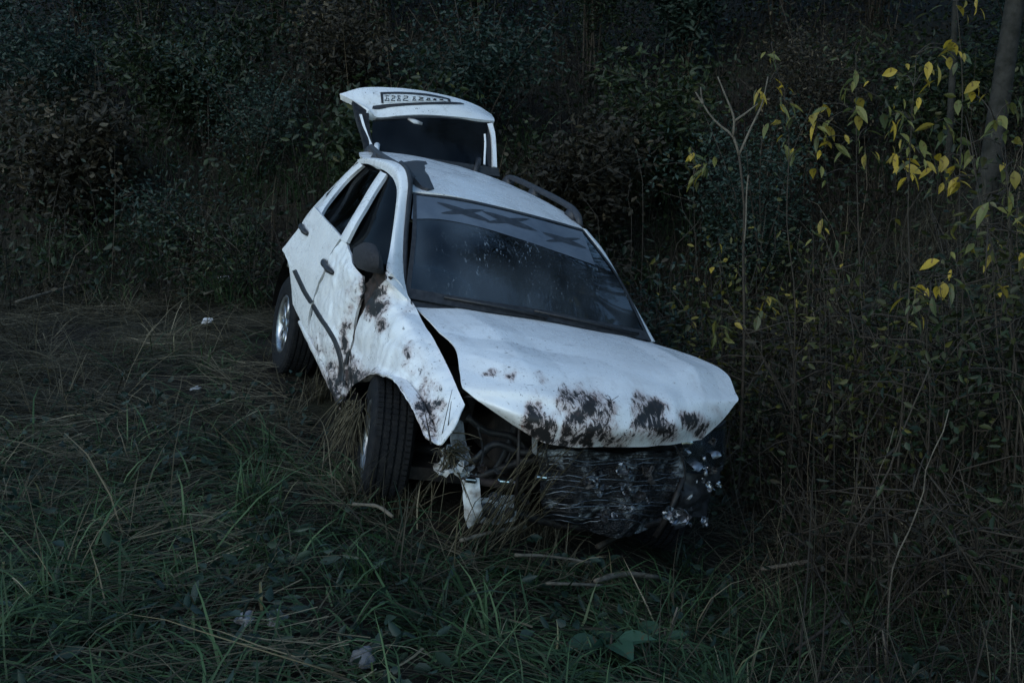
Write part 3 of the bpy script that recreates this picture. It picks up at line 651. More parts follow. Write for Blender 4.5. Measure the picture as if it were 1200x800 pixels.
# number plate in its recess
def tg_patch(name, A, B, off, mat, thick=0, n=26):
    A = catmull([P((*q, 0)) for q in A], n); B = catmull([P((*q, 0)) for q in B], n)
    g = [[hit('tailgate', *(p.lerp(q, j / 4)).xy, off) for p, q in zip(A, B)] for j in range(5)]
    return grid_mesh(name, g, tgate, mat, thick)
tg_patch('plate_recess', [(437, 124.5), (452, 122.5), (490, 120.5), (524, 119.8), (540, 120.8), (543.5, 121.8)], [(436, 128), (443, 128.8), (458, 125.8), (495, 123.2), (525, 122.8), (543, 122.8)], .004, BLACK)
tg_patch('plate_recess', [(446, 108.6), (470, 108.3), (497, 110), (512, 112.5), (526, 115.8)], [(447, 111), (470, 110.6), (497, 112.4), (512, 114.8), (526, 117.6)], .004, BLACK)
tg_patch('plate_recess', [(445.5, 109), (448.5, 109)], [(447, 121.5), (449.5, 121.5)], .005, BLACK, 0, 6)
tg_patch('plate_recess', [(524, 116), (527.5, 116.6)], [(525, 119.5), (528, 120)], .005, BLACK, 0, 6)
tg_patch('number_plate', [(449.5, 111.6), (470, 111.2), (497, 113), (512, 115.2), (524, 117.4)], [(450, 121), (470, 120.3), (497, 119.2), (512, 118.8), (524, 119.4)], .004, PLATEM)
for i, (a_, b_) in enumerate(((452, 456), (459, 463), (466, 469), (473, 478), (484, 487), (491, 496), (500, 504), (508, 511), (516, 519))):
    yt = 112 + max(0, a_ - 470) * .09; yb = 120 - max(0, a_ - 450) * .014
    mb = MB(); q = [hit('tailgate', x, y, .0065) for x, y in ((a_, yt + 1.2), (b_, yt + 1.6), (b_ - 1, (yt + yb) / 2), (b_, yb - 1), (a_ - 1, yb - 1.2), (a_ + 1.2, (yt + yb) / 2))]
    mb.tube([q[i_] for i_ in ((0, 1, 2, 5, 4, 3) if i % 2 else (1, 0, 5, 4, 3, 2))], .0035, 4); mb.build('plate_mark', INK, tgate)

# wheels
def wheel(C, axis, k_=1.0):
    C = P(C); axis = P(axis).normalized(); b0 = 0
    hub = MB().lathe([(-.05, 0), (-.05, .13), (-.03, .135), (-.03, .06), (.04, .05), (.04, 0)], C, axis, 24).build('wheel', DARK, car)
    w_ = .098; prof = [(-.085, .18), (-w_, .20), (-w_ - .006, .24), (-w_, .28), (-.085, .300)]
    for g_ in (-.05, -.017, .017, .05): prof += [(g_ - .007, .310), (g_ - .005, .302), (g_ + .005, .302), (g_ + .007, .310)]
    prof += [(.085, .303), (w_, .285), (w_ + .006, .24), (w_, .20), (.085, .18), (.0, .175), (-.085, .18)]
    mb = MB().lathe(prof, C, axis, 64)
    x = axis.orthogonal().normalized(); y = axis.cross(x)
    for k in range(72):                                         # tread blocks
        w = 2 * math.pi * k / 72; r = x * math.cos(w) + y * math.sin(w); t = axis.cross(r)
        for h, dw in ((-.068, .2), (-.0335, 0), (0, .2), (.0335, 0), (.068, .2)):
            c = C + axis * h + (r + t * .02 * dw).normalized() * .3065
            R3 = Matrix((axis, t, r)).transposed(); mb.box(c, (.024, .019, .012), R3)
    mb.build('tyre', RUBBER, hub, False)
    mb = MB().lathe([(-.08, .182), (-.085, .186), (-.07, .175), (.02, .17), (.07, .175), (.090, .188), (.094, .182), (.078, .165), (.05, .157), (.03, .152), (.02, .165)], C, axis, 48)
    for k in range(9):
        w = 2 * math.pi * k / 9; r = x * math.cos(w) + y * math.sin(w); t = axis.cross(r)
        R3 = Matrix((axis, t, r)).transposed(); mb.box(C + axis * .065 + r * .095, (.022, .04, .13), R3)
    mb.lathe([(.045, 0), (.075, .0), (.082, .03), (.07, .055), (.04, .06)], C, axis, 24)
    mb.build('rim', ALLOY, hub)
fwc = V(452, 516, 'y', -.70)
print('front wheel', fwc)
st = math.radians(-12)
wheel(fwc, (-math.sin(st) * -1, -math.cos(st), -.08))
rwc = V(331, 379, 'y', -.80) + P((0, .095, 0))
print('rear wheel', rwc)
wheel(rwc, (-.01, -1, -.04))
wheel((0, .72, .29), (.25, 1, 0)); wheel((-2.52, .74, .29), (0, 1, 0))
# wheel housings and axles
def housing(cx, s_, yc):
    mb = MB(); arc = [(cx + .37 * math.cos(w), .30 + .37 * math.sin(w)) for w in [math.radians(d) for d in range(62, 206, 12)]]
    A = [P((x, yc, z)) for x, z in arc]; B = [P((x, yc - s_ * .30, z)) for x, z in arc]; n = len(A)
    mb.add(A + B, [(i, i + 1, n + i + 1, n + i) for i in range(n - 1)]); mb.add(B, [tuple(range(n))])
    mb.build('wheel_housing', PIT, car, False)
housing(-.02, -1, -.78); housing(-.02, 1, .78); housing(-2.52, -1, -.76); housing(-2.52, 1, .80)
mb = MB(); mb.tube([rwc, P((rwc.x + .1, 0, .33)), P((-2.52, .70, .29))], .04, 8); mb.build('rear_axle', DARK, car)
mb = MB(); mb.tube([fwc, P((.02, -.3, .33)), P((0, .3, .32)), P((0, .7, .29))], .035, 8); mb.build('front_axle', DARK, car)

# engine bay and smashed front
mb = MB(); mb.box((.02, .02, .55), (.52, .62, .36)); mb.box((.0, .05, .74), (.38, .45, .08)); mb.tube([P((.1, -.35, .72)), P((.2, 0, .78)), P((.1, .3, .74))], .045, 8)
mb.build('engine', DARK, car, False, .02)
mb = MB(); mb.box((-.05, -.50, .62), (.22, .18, .20)); mb.build('battery', BLACK, car, False, .01)
g = [A_([(630, 530, 'x', .50), (672, 528, 'x', .55), (718, 531, 'x', .54), (760, 531, 'x', .52), (802, 526, 'x', .44)]),
     A_([(632, 556, 'x', .52), (675, 556, 'x', .59), (718, 558, 'x', .58), (758, 560, 'x', .55), (800, 556, 'x', .46)]),
     A_([(634, 586, 'x', .50), (676, 592, 'x', .57), (720, 596, 'x', .56), (760, 594, 'x', .53), (796, 585, 'x', .45)]),
     A_([(638, 612, 'x', .44), (680, 622, 'x', .50), (722, 626, 'x', .50), (756, 624, 'x', .48), (786, 612, 'x', .42)])]
RAD = grid_mesh('radiator', loft(g, 80, 54), car, m_rad(), .02, .045, 7)
mb = MB(); mb.tube(A_([(560, 560, 'x', .36), (610, 540, 'x', .40), (680, 535, 'x', .44), (760, 530, 'x', .42), (830, 512, 'x', .34)]), .018, 8); mb.build('slam_panel', DARK, car)
mb = MB(); mb.tube(catmull(A_([(556, 590, 'x', .42), (600, 600, 'x', .44), (650, 612, 'x', .44), (720, 618, 'x', .46), (790, 604, 'x', .42), (826, 580, 'x', .36)]), 20), .022, 8); mb.build('bumper_beam', DARK, car)
# torn bumper corner, hanging white sliver, scraped crash panel with holes
g = [A_([(540, 564, 'x', .55), (551, 561, 'x', .57), (562, 560, 'x', .57)]), A_([(543, 585, 'x', .55), (553, 585, 'x', .58), (563, 584, 'x', .58)]), A_([(544, 604, 'x', .54), (554, 607, 'x', .57), (565, 602, 'x', .57)]), A_([(547, 617, 'x', .50), (551, 620, 'x', .52), (556, 614, 'x', .53)])]
grid_mesh('bumper_corner', loft(g, 14, 24), car, TORN, .01, .012, 14)
g = [A_([(560, 584, 'x', .50), (580, 584, 'x', .52), (606, 580, 'x', .52)]), A_([(561, 598, 'x', .50), (582, 600, 'x', .52), (606, 596, 'x', .52)]), A_([(556, 612, 'x', .48), (580, 616, 'x', .50), (604, 610, 'x', .50)])]
pan = grid_mesh('crash_panel', loft(g, 24, 16), car, TORN, .01, .02, 12)
for cx, cy, r_ in ((572, 597, 7.5), (597, 600, 5.5)):
    c = V(cx, cy, 'x', .535); MB().lathe([(0, r_ / 240), (.012, r_ / 240), (.012, 0)], c, P((1, -.45, .2)), 16).build('hole', BLACK, pan)
mb = MB(); mb.tube(A_([(540, 563, 'x', .53), (552, 561, 'x', .55), (568, 565, 'x', .55), (590, 567, 'x', .55), (606, 572, 'x', .54)]), [.012, .02, .016, .022, .012], 7); mb.build('bumper_bracket', RUST, car)
for (x, y) in ((551, 562), (590, 564), (634, 559)): MB().box(V(x, y, 'x', .57), (.03, .05, .02)).build('bright_shard', CHROME, car, False, .006)
g = [A_([(534, 490, 'x', .48), (543, 494, 'x', .46)]), A_([(528, 512, 'x', .46), (547, 520, 'x', .46)]), A_([(530, 530, 'x', .44), (553, 541, 'x', .46)])]
grid_mesh('inner_wing', loft(g, 10, 18), car, PRIMER, .01, .015, 10)
g = [A_([(519, 528, 'x', .56), (533, 522, 'x', .55), (546, 540, 'x', .53)]), A_([(522, 545, 'x', .55), (536, 540, 'x', .56), (550, 552, 'x', .54)]), A_([(533, 560, 'x', .52), (540, 563, 'x', .54), (548, 560, 'x', .53)])]
grid_mesh('torn_liner', loft(g, 14, 16), car, TORN, .008, .04, 14)
MB().tube(A_([(609, 498, 'x', .58), (607, 545, 'x', .60), (604, 597, 'x', .58)]), .008, 6).build('bent_rod', DARK, car)
g = [A_([(624, 512, 'x', .50), (630, 514, 'x', .50)]), A_([(624, 530, 'x', .49), (629, 534, 'x', .49)])]
grid_mesh('bonnet_bracket', loft(g, 4, 8), car, PRIMER, .008)
# far headlamp: smashed bowl with bits of lens
c = V(823, 534, 'x', .42); axh = P((.9, -.2, .1)).normalized()
g = [A_([(792, 508, 'x', .40), (822, 506, 'x', .40), (852, 494, 'x', .32)]), A_([(794, 532, 'x', .34), (824, 534, 'x', .32), (853, 520, 'x', .26)]), A_([(798, 560, 'x', .38), (824, 562, 'x', .38), (848, 550, 'x', .32)])]
hl = grid_mesh('headlamp', loft(g, 22, 22), car, BLACK, .01, .03, 9)
for (x, y, s_) in ((815, 542, .042), (839, 530, .036), (828, 552, .02), (806, 528, .02), (826, 536, .018)):
    q = V(x, y, 'x', .50); n_ = ((CC - q).normalized() + P((0, 0, .9))).normalized(); mb = MB(); x_ = n_.orthogonal().normalized(); y_ = n_.cross(x_); R0 = random.Random(x)
    pts = [q + (x_ * math.cos(w) + y_ * math.sin(w)) * s_ * R0.uniform(.5, 1) - n_ * R0.uniform(0, .03) for w in [k * math.pi / 4 for k in range(8)]]
    mb.add([q + n_ * .012] + pts, [(0, k + 1, (k + 1) % 8 + 1) for k in range(8)]); mb.build('reflector_shard', SCRAPE, hl, True)
g = [A_([(796, 506, 'x', .48), (822, 510, 'x', .46), (850, 500, 'x', .38)]), A_([(800, 528, 'x', .50), (826, 528, 'x', .49), (852, 520, 'x', .40)]), A_([(806, 552, 'x', .49), (828, 552, 'x', .48), (848, 546, 'x', .40)])]
grid_mesh('lens', loft(g, 12, 12), hl, LENS, .004, .02, 10)
g = [A_([(800, 552, 'x', .44), (826, 556, 'x', .44), (846, 548, 'x', .36)]), A_([(796, 585, 'x', .48), (818, 584, 'x', .47), (842, 572, 'x', .36)]), A_([(790, 620, 'x', .46), (808, 612, 'x', .44), (832, 598, 'x', .34)])]
grid_mesh('bumper_cover', loft(g, 22, 22), car, BLACK, .01, .05, 8)
for (x, y, s_) in ((808, 583, .022), (800, 605, .028)):
    q = V(x, y, 'x', .52); n_ = (CC - q).normalized(); x_ = P((0, .5, 1)).cross(n_).normalized(); y_ = n_.cross(x_); R0 = random.Random(x); mb = MB()
    pts = [q + (x_ * math.cos(w) * .5 + y_ * math.sin(w)) * s_ * R0.uniform(.4, 1) - n_ * R0.uniform(0, .03) for w in [k * math.pi / 4 for k in range(8)]]
    mb.add([q + n_ * .01] + pts, [(0, k + 1, (k + 1) % 8 + 1) for k in range(8)]); mb.build('plastic_shard', TORN, car, False)
MB().tube(A_([(800, 560, 'x', .52), (785, 600, 'x', .53), (768, 628, 'x', .52)]), [.014, .016, .014], 7).build('bent_rod', DARK, car)

FR = random.Random(11)
for i in range(15):
    q = []
    for k in range(19):
        x = 640 + 8.6 * k; y = 533 + 5.4 * i + (x - 720) * -.02 + 5 * noise.noise(P((x * .03, i * .35, 2))) + 2.5 * noise.noise(P((x * .1, i * .9, 5)))
        h_ = hit('radiator', x, y, .006)
        if h_ is not None and (not q or (h_ - q[-1]).length < .12): q.append(h_)
    if len(q) > 4: MB().tube(q, .0035, 4, False).build('fin', SCRAPE if i % 3 else DARK, RAD)
def fragment(name, px, py, x, s_, mat, asp=1.0, parent=car):
    q = V(px, py, 'x', x); n_ = (CC - q).normalized(); n_ = (n_ + P((FR.gauss(0, .4), FR.gauss(0, .4), FR.gauss(0, .4)))).normalized()
    w = FR.uniform(0, 6.28); x_ = n_.orthogonal().normalized(); y_ = n_.cross(x_); x_, y_ = x_ * math.cos(w) + y_ * math.sin(w), y_ * math.cos(w) - x_ * math.sin(w)
    n = 7; o = P((FR.random() * 9, FR.random() * 9, FR.random() * 9)); rows = []
    for j in range(n):
        r_ = []
        for k in range(n):
            u, v = 2 * k / (n - 1) - 1, (2 * j / (n - 1) - 1) * asp; jag = 1 - .35 * abs(noise.noise(o + P((u * 2, v * 2, 0)))) * 2
            r_.append(q + (x_ * u * jag * (1 - .3 * v * v / asp / asp) + y_ * v * jag) * s_ + n_ * s_ * (1.1 * noise.noise(o + P((u * 1.2, v * 1.2, 3))) + .4 * noise.noise(o + P((u * 3, v * 3, 7)))))
        rows.append(r_)
    return grid_mesh(name, rows, parent, mat, .003, smooth=False)
for k in range(13): fragment('torn_fragment', FR.uniform(548, 622), FR.uniform(548, 606), FR.uniform(.50, .58), FR.uniform(.012, .04), FR.choice((PRIMER, RUST, TORN, DARK, BLACK)), FR.uniform(.4, 1.6))
for k in range(24): fragment('torn_fragment', FR.gauss(735, 32), FR.uniform(545, 612), FR.uniform(.57, .63), FR.uniform(.012, .045), FR.choice((SCRAPE, SCRAPE, BLACK, DARK, SCRAPE)), FR.uniform(.3, 1.2))
for k in range(16): fragment('torn_fragment', FR.uniform(792, 850), FR.uniform(515, 612), FR.uniform(.42, .50), FR.uniform(.010, .028), FR.choice((SCRAPE, BLACK, BLACK, TORN, DARK)) if k % 5 else CHROME, FR.uniform(.4, 1.6))
for pts, x in (([(548, 488), (570, 505), (600, 512), (628, 540)], .30), ([(556, 540), (580, 520), (612, 530), (640, 525)], .36), ([(575, 560), (590, 535), (604, 500), (606, 480)], .28)):
    MB().tube(catmull(A_([(px, py, 'x', x + .03 * i) for i, (px, py) in enumerate(pts)]), 16), .016, 8).build('hose', BLACK, car)
for pts in ([(560, 500), (566, 530), (562, 552)], [(640, 520), (642, 545), (655, 570)], [(790, 520), (802, 545), (800, 575)]):
    MB().tube(catmull(A_([(px, py, 'x', .52) for px, py in pts]), 12), .005, 5).build('cable', BLACK, car)
fragment('torn_liner', 528, 545, .60, .05, TORN, 1.4); fragment('torn_liner', 540, 536, .58, .045, PRIMER, 1.6)

# ------------------------------------------------------------------ plants: vectorised blades and leaves
def blades(name, P0, L, W, az, lean, curl, mat, segs=4, parent=None, flat=None, lift=0.0):
    N = len(P0); pts = np.zeros((N, segs + 1, 3)); pts[:, 0] = P0; ang = lean.copy(); st_ = (L / segs)[:, None]
    aw = az.copy()
    for s in range(segs):
        d = np.c_[np.sin(ang) * np.cos(aw), np.sin(ang) * np.sin(aw), np.cos(ang)]
        pts[:, s + 1] = pts[:, s] + d * st_; ang = ang + curl; aw = aw + RNG.normal(0, .12, N)
    if flat is not None:
        gz = G(pts[:, :, 0].ravel(), pts[:, :, 1].ravel()).reshape(N, segs + 1) + flat[:, None]
        pts[:, :, 2] = np.maximum(pts[:, :, 2], gz)
    tw = az + np.pi / 2 + RNG.normal(0, .5, N); side = np.c_[np.cos(tw), np.sin(tw), RNG.normal(0, .3, N)]
    wv = np.array([1, .95, .8, .55, .06]) if segs == 4 else np.linspace(1, .08, segs + 1)
    A = pts + side[:, None] * (W[:, None] * wv)[:, :, None] * .5; B = pts - side[:, None] * (W[:, None] * wv)[:, :, None] * .5
    vv = np.stack([A, B], 2).reshape(-1, 3); k = 2 * (segs + 1)
    base = (np.arange(N) * k)[:, None]; f = np.array([[2 * s, 2 * s + 1, 2 * s + 3, 2 * s + 2] for s in range(segs)])
    me = mesh_np(name, vv, (base[:, :, None] + f[None]).reshape(-1, 4))
    patch = .30 * hills(P0[:, 0], P0[:, 1], 2.3, 31.0) + .18 * hills(P0[:, 0], P0[:, 1], 6.0, 17.0)
    attr(me, 'tint', np.repeat(np.clip(RNG.beta(1.5, 2.0, N) + patch + lift, 0, 1), k))
    return link(name, me, mat, parent)
def leaves(name, P0, L, W, mat, parent=None, droop=.3):
    N = len(P0); d = RNG.normal(0, 1, (N, 3)); d[:, 2] = d[:, 2] * .6 - droop; d /= np.linalg.norm(d, axis=1)[:, None]
    s = np.cross(d, RNG.normal(0, 1, (N, 3))); s /= np.linalg.norm(s, axis=1)[:, None] + 1e-9; n = np.cross(d, s)
    L = L[:, None]; W = W[:, None]
    q = [P0, P0 + d * L * .32 + s * W * .45 + n * W * .12, P0 + d * L * .68 + s * W * .36 + n * W * .08, P0 + d * L - n * L * .12, P0 + d * L * .68 - s * W * .36 + n * W * .08, P0 + d * L * .32 - s * W * .45 + n * W * .12]
    vv = np.stack(q, 1).reshape(-1, 3); b = (np.arange(N) * 6)[:, None]
    f = np.concatenate([b + np.array([[0, 1, 2, 3]]), b + np.array([[0, 3, 4, 5]])])
    me = mesh_np(name, vv, f); attr(me, 'tint', np.repeat(np.clip(RNG.beta(1.5, 2.6, N) + RNG.normal(0, .12) + .22 * hills(P0[:, 0] + P0[:, 2] * .7, P0[:, 1] + P0[:, 2], 1.6, RNG.uniform(0, 9)), 0, 1), 6))
    return link(name, me, mat, parent, False)
def scatter(n, x0, x1, y0, y1, keep=None):
    x = RNG.uniform(x0, x1, n); y = RNG.uniform(y0, y1, n)
    k = np.abs(x) < y * .52 + 1.2
    if keep is not None: k &= keep(x, y)
    x, y = x[k], y[k]; return np.c_[x, y, G(x, y)]
def under_car(x, y):                             # inside the car's footprint
    q = np.c_[x, y] - np.array([M[0][3], M[1][3]]); fx = np.array([M[0][0], M[1][0]]); fx /= np.linalg.norm(fx); ly = np.array([-fx[1], fx[0]])
    u = q @ fx; v = q @ ly
    return (u > -3.4) & (u < .55) & (np.abs(v) < .70)
def clump(x, y, s=1.0, seed=0): return .5 + .5 * hills(x, y, s, seed)

# green grass in the foreground: tufts of broad and narrow blades
def tufts(n, per, x0, x1, y0, y1, keep, rad):
    c = scatter(n, x0, x1, y0, y1, keep); k = RNG.integers(per[0], per[1], len(c)); i = np.repeat(np.arange(len(c)), k); N = len(i)
    off = RNG.normal(0, 1, (N, 2)) * (rad * RNG.uniform(.6, 1.6, len(c)))[i][:, None]; x = c[i, 0] + off[:, 0]; y = c[i, 1] + off[:, 1]
    return np.c_[x, y, G(x, y)], np.arctan2(off[:, 1], off[:, 0]) + RNG.normal(0, .6, N), RNG.uniform(.55, 1.35, len(c))[i]
def k1(x, y): return ~under_car(x, y) & (RNG.random(len(x)) < (.10 + .90 * sm(5.3 - y + .9 * hills(x, y, .9, 4), -.4, .5)) * (.3 + .7 * clump(x, y, 2.2, 3)))
p, az, sz = tufts(4600, (10, 36), -4.4, 4.6, 1.9, 8.0, k1, .05); N = len(p); az = az + .5 * np.sin(az - 3.4) * -1
tag(blades('green_grass', p, (RNG.gamma(7, .024, N) + .04) * sz, RNG.uniform(.0045, .012, N), az, np.abs(RNG.normal(.98, .42, N)), RNG.uniform(.12, .6, N), GRASS_G, flat=RNG.uniform(.0, .05, N)), 'tangled green grass covering the verge in front of the car', 'grass', kind='stuff')
# matted straw combed into swirls
def k2(x, y): return ~under_car(x, y) & (RNG.random(len(x)) < (.25 + .75 * clump(x, y, 1.7, 9)) * (.5 + .5 * sm(-x, -1.5, .5)) * (.38 + .62 * sm(y + .5 * hills(x, y, 1.1, 3), 4.2, 5.2)) * (1 - .9 * sm(y + .8 * hills(x, y, 1.3, 12), 8.6, 11.0)))
p = scatter(92000, -6.8, 4.0, 2.2, 11.4, k2); N = len(p)
az = 3.5 + 1.1 * hills(p[:, 0], p[:, 1], .9, 5) + .7 * hills(p[:, 0], p[:, 1], 2.6, 8) + RNG.normal(0, .35, N)
p[:, 2] += RNG.uniform(0, .07, N) * (.4 + clump(p[:, 0], p[:, 1], 3.1, 6))
tag(blades('matted_straw', p, RNG.gamma(5, .062, N) + .06, RNG.uniform(.003, .0075, N), az, RNG.uniform(1.0, 1.6, N), RNG.uniform(-.05, .35, N), GRASS_D, flat=RNG.uniform(.005, .12, N) * (.3 + clump(p[:, 0], p[:, 1], 2.8, 4)), lift=.0), 'flattened tan straw matted over the ground beside the car', 'straw', kind='stuff')
p, az, sz = tufts(700, (14, 40), -6.5, 3.6, 3.4, 10.2, lambda x, y: ~under_car(x, y), .06); N = len(p)
tag(blades('straw_tufts', p, (RNG.gamma(7, .04, N) + .06) * sz, RNG.uniform(.003, .007, N), az, np.abs(RNG.normal(.8, .35, N)), RNG.uniform(.1, .5, N), GRASS_D, flat=RNG.uniform(.0, .06, N)), 'dry bleached grass standing in low tufts among the straw', 'straw', kind='stuff')
# dead weeds on the right bank and behind
def k3(x, y): return ~under_car(x, y) & (x > 1.1 + .08 * (y - 5)) & (RNG.random(len(x)) < .4 + .6 * clump(x, y, 1.4, 7))
p = scatter(17000, 1.0, 8.5, 3.2, 13, k3); N = len(p)
tag(blades('dead_weeds', p, RNG.gamma(4, .13, N) + .12, RNG.uniform(.003, .008, N), RNG.uniform(0, 6.28, N), np.abs(RNG.normal(.6, .55, N)), RNG.normal(.16, .42, N), WEED), 'dense dead brown weed stalks covering the bank right of the car', 'weeds', kind='stuff')
def k4(x, y): return ~under_car(x, y) & (y > 8.9 + .3 * np.sin(x * 1.7)) & (RNG.random(len(x)) < .35 + .65 * clump(x, y, .9, 2))
p = scatter(16000, -8.5, 5.0, 8.6, 15.5, k4); N = len(p)
tag(blades('bank_weeds', p, RNG.gamma(4, .15, N) + .12, RNG.uniform(.004, .010, N), RNG.uniform(0, 6.28, N), np.abs(RNG.normal(.3, .35, N)), RNG.normal(.22, .2, N), WEED), 'dead stalks and grass hanging over the bank behind the car', 'weeds', kind='stuff')
p, az, sz = tufts(420, (18, 46), -8.5, 4.0, 8.9, 12.5, lambda x, y: RNG.random(len(x)) < clump(x, y, 1.1, 6) ** 1.5, .08); N = len(p)
tag(blades('hanging_grass', p, (RNG.gamma(7, .06, N) + .1) * sz, RNG.uniform(.005, .011, N), np.where(RNG.random(N) < .6, RNG.normal(-1.6, .6, N), az), np.abs(RNG.normal(.5, .3, N)), RNG.uniform(.25, .65, N), GRASS_G), 'long green grass spilling down the bank behind the car', 'grass', kind='stuff')
p, az, sz = tufts(420, (6, 16), 1.3, 6.5, 3.6, 8.5, lambda x, y: ~under_car(x, y) & (x > 1.3 + .08 * (y - 5)), .10); N = len(p)
tag(blades('arching_stalks', p, (RNG.gamma(6, .075, N) + .1) * sz, RNG.uniform(.003, .007, N), az, np.abs(RNG.normal(.45, .35, N)), RNG.normal(.22, .25, N), GRASS_D, flat=RNG.uniform(.0, .1, N)), 'pale brown arching stalks tangled on the bank right of the car', 'weeds', kind='stuff')
# low leafy ground cover
def k5(x, y): return ~under_car(x, y) & (RNG.random(len(x)) < clump(x, y, 1.9, 13) ** 2)
p = scatter(15000, -3.2, 4.0, 2.2, 6.5, k5); N = len(p); p[:, 2] += RNG.uniform(.01, .12, N)
tag(leaves('ground_leaves', p, RNG.uniform(.03, .09, N), RNG.uniform(.015, .045, N), LEAF_M, droop=-.1), 'low dark leafy weeds growing between the grass blades', 'ground cover', kind='stuff')
p = scatter(110000, -11, 11, 9.0, 21, lambda x, y: RNG.random(len(x)) < .3 + .7 * clump(x, y, 1.1, 21)); N = len(p); p[:, 2] += RNG.gamma(2, .12, N)
k_ = RNG.random(N) < .5
for nm_, mt_, q_, lb_ in (('ivy_cover', LEAF_D, p[k_], 'dark green ivy and weeds spread over the bank behind'),): tag(leaves(nm_, q_ + np.c_[np.zeros((len(q_), 2)), RNG.gamma(2, .12, len(q_))], RNG.uniform(.04, .10, len(q_)), RNG.uniform(.02, .055, len(q_)), mt_), lb_, 'ivy', kind='stuff')
p = p[~k_]; N = len(p)
tag(leaves('bramble_cover', p, RNG.uniform(.03, .09, N), RNG.uniform(.02, .05, N), LEAF_B), 'brown brambles and fallen leaves covering the bank behind', 'brambles', kind='stuff')
p = scatter(20000, 1.4, 8, 3.8, 10, lambda x, y: ~under_car(x, y) & (x > 1.25 + .1 * (y - 5)) & (RNG.random(len(x)) < clump(x, y, 1.6, 17) * (.12 + .88 * sm(y, 5.2, 7.5)))); N = len(p); p[:, 2] += RNG.gamma(2, .22, N)
tag(leaves('nettle_cover', p, RNG.uniform(.02, .06, N), RNG.uniform(.010, .028, N), LEAF_D), 'dark nettle leaves among the stalks right of the car', 'nettles', kind='stuff')

# shrubs on the bank
SHRUB_WORDS = []
def shrub(x, y, h, r, n, mat, label, lsz=.07, name='shrub', stems=9):
    z = g1(x, y); root = empty(name, (x, y, z)); mb = MB(); pp = []
    for s in range(stems):
        w = RNG.uniform(0, 6.28); rr = r * math.sqrt(RNG.uniform(.02, 1)); hh = h * RNG.uniform(.55, 1.05)
        tip = P((rr * math.cos(w), rr * math.sin(w), hh)); c1 = P((tip.x * .25 + RNG.normal(0, .05), tip.y * .25 + RNG.normal(0, .05), hh * .45)); c2 = P((tip.x * .65, tip.y * .65, hh * .78))
        q = catmull([P((RNG.normal(0, .08), RNG.normal(0, .08), -.08)), c1, c2, tip], 9); mb.tube(q, [(.007 if name == 'bush' else .016) * (1 - .1 * i) for i in range(9)], 5)
        k = max(8, n // stems); u = RNG.uniform(2.0, 8, k).astype(int); q_ = np.array([tuple(v) for v in q])[u]
        for _ in range(4):                        # side twigs carrying leaf clumps
            i = int(RNG.integers(3, 8)); d = P((RNG.normal(), RNG.normal(), RNG.normal() * .5 + .2)).normalized() * RNG.uniform(.15, .45)
            mb.tube([q[i], q[i] + d * .6, q[i] + d + P((0, 0, -.04))], [.0045, .0035, .002], 4)
            e_ = np.array(tuple(q[i] + d * .8)); pp.append(e_ + RNG.normal(0, .15, (k // 4, 3)))
        pp.append(q_[: k // 3] + RNG.normal(0, .13, (k // 3, 3)))
    pp = np.concatenate(pp); N = len(pp)
    mb.build('stem', STEMM, root)
    leaves('foliage', pp, RNG.uniform(.6, 1.3, N) * lsz, RNG.uniform(.3, .6, N) * lsz, mat, root)
    tag(root, label, 'shrub', 'shrubs on the dark bank'); return root
band = [(-6.6, 11.6, 'farthest from the car along the bank'), (-5.4, 12.8, 'high above the long dry stem'), (-4.6, 11.2, 'above the dark hollow'), (-3.6, 12.4, 'above the blue-green bush'), (-2.7, 11.3, 'above the low grassy bush'), (-1.9, 12.9, 'upslope left of the tailgate'),
        (-1.3, 10.9, 'just left of the raised tailgate'), (-.4, 11.9, 'seen through the tailgate window'), (.6, 10.6, 'just right of the raised tailgate'), (1.4, 11.8, 'above the far roof rail'), (2.3, 10.3, 'above the far windscreen pillar'), (3.2, 11.4, 'behind the bare forked branch'), (4.2, 10.1, 'behind the straight sapling'), (5.3, 11.2, 'behind the thin grey trunk'), (6.2, 9.6, 'behind the leaning grey trunk')]
for i, (x, y, zone) in enumerate(band):
    m_ = (LEAF_D, LEAF_M, LEAF_B)[i % 3]; wd = ('dark green', 'blue-green', 'brown-leaved')[i % 3]
    shrub(x, y + RNG.normal(0, .2), RNG.uniform(1.3, 2.2), RNG.uniform(.8, 1.3), 3200, m_, f'{wd} low shrub on the bank {zone}', RNG.uniform(.035, .10))
TALL = ['at the far left end of the bank top', 'on the bank top past the dark hollow', 'on the bank top over the long dry stem', 'on the bank top over the dark hollow', 'on the bank top over the low grassy bush', 'on the bank top left of the tailgate', 'on the bank top straight above the tailgate', 'on the bank top above the roof', 'on the bank top above the far roof rail', 'on the bank top above the windscreen pillar', 'on the bank top above the forked branch', 'on the bank top above the straight sapling', 'on the bank top above the brightest yellow leaves', 'on the bank top past the leaning trunk']
TALL[0] = 'on the bank top farthest from the car'
for i, x in enumerate(np.linspace(-8.5, 9, 14)):
    m_ = (LEAF_D, LEAF_D, LEAF_M)[i % 3]; y = 14.4 + RNG.normal(0, .5)
    wd = ('dark', 'black-green', 'dull blue-green')[i % 3]
    shrub(x, y, RNG.uniform(3.4, 4.4), RNG.uniform(1.3, 1.8), 4800, m_, f'tall {wd} shrub {TALL[i]}', RNG.uniform(.05, .12), 'tall_shrub', 12)
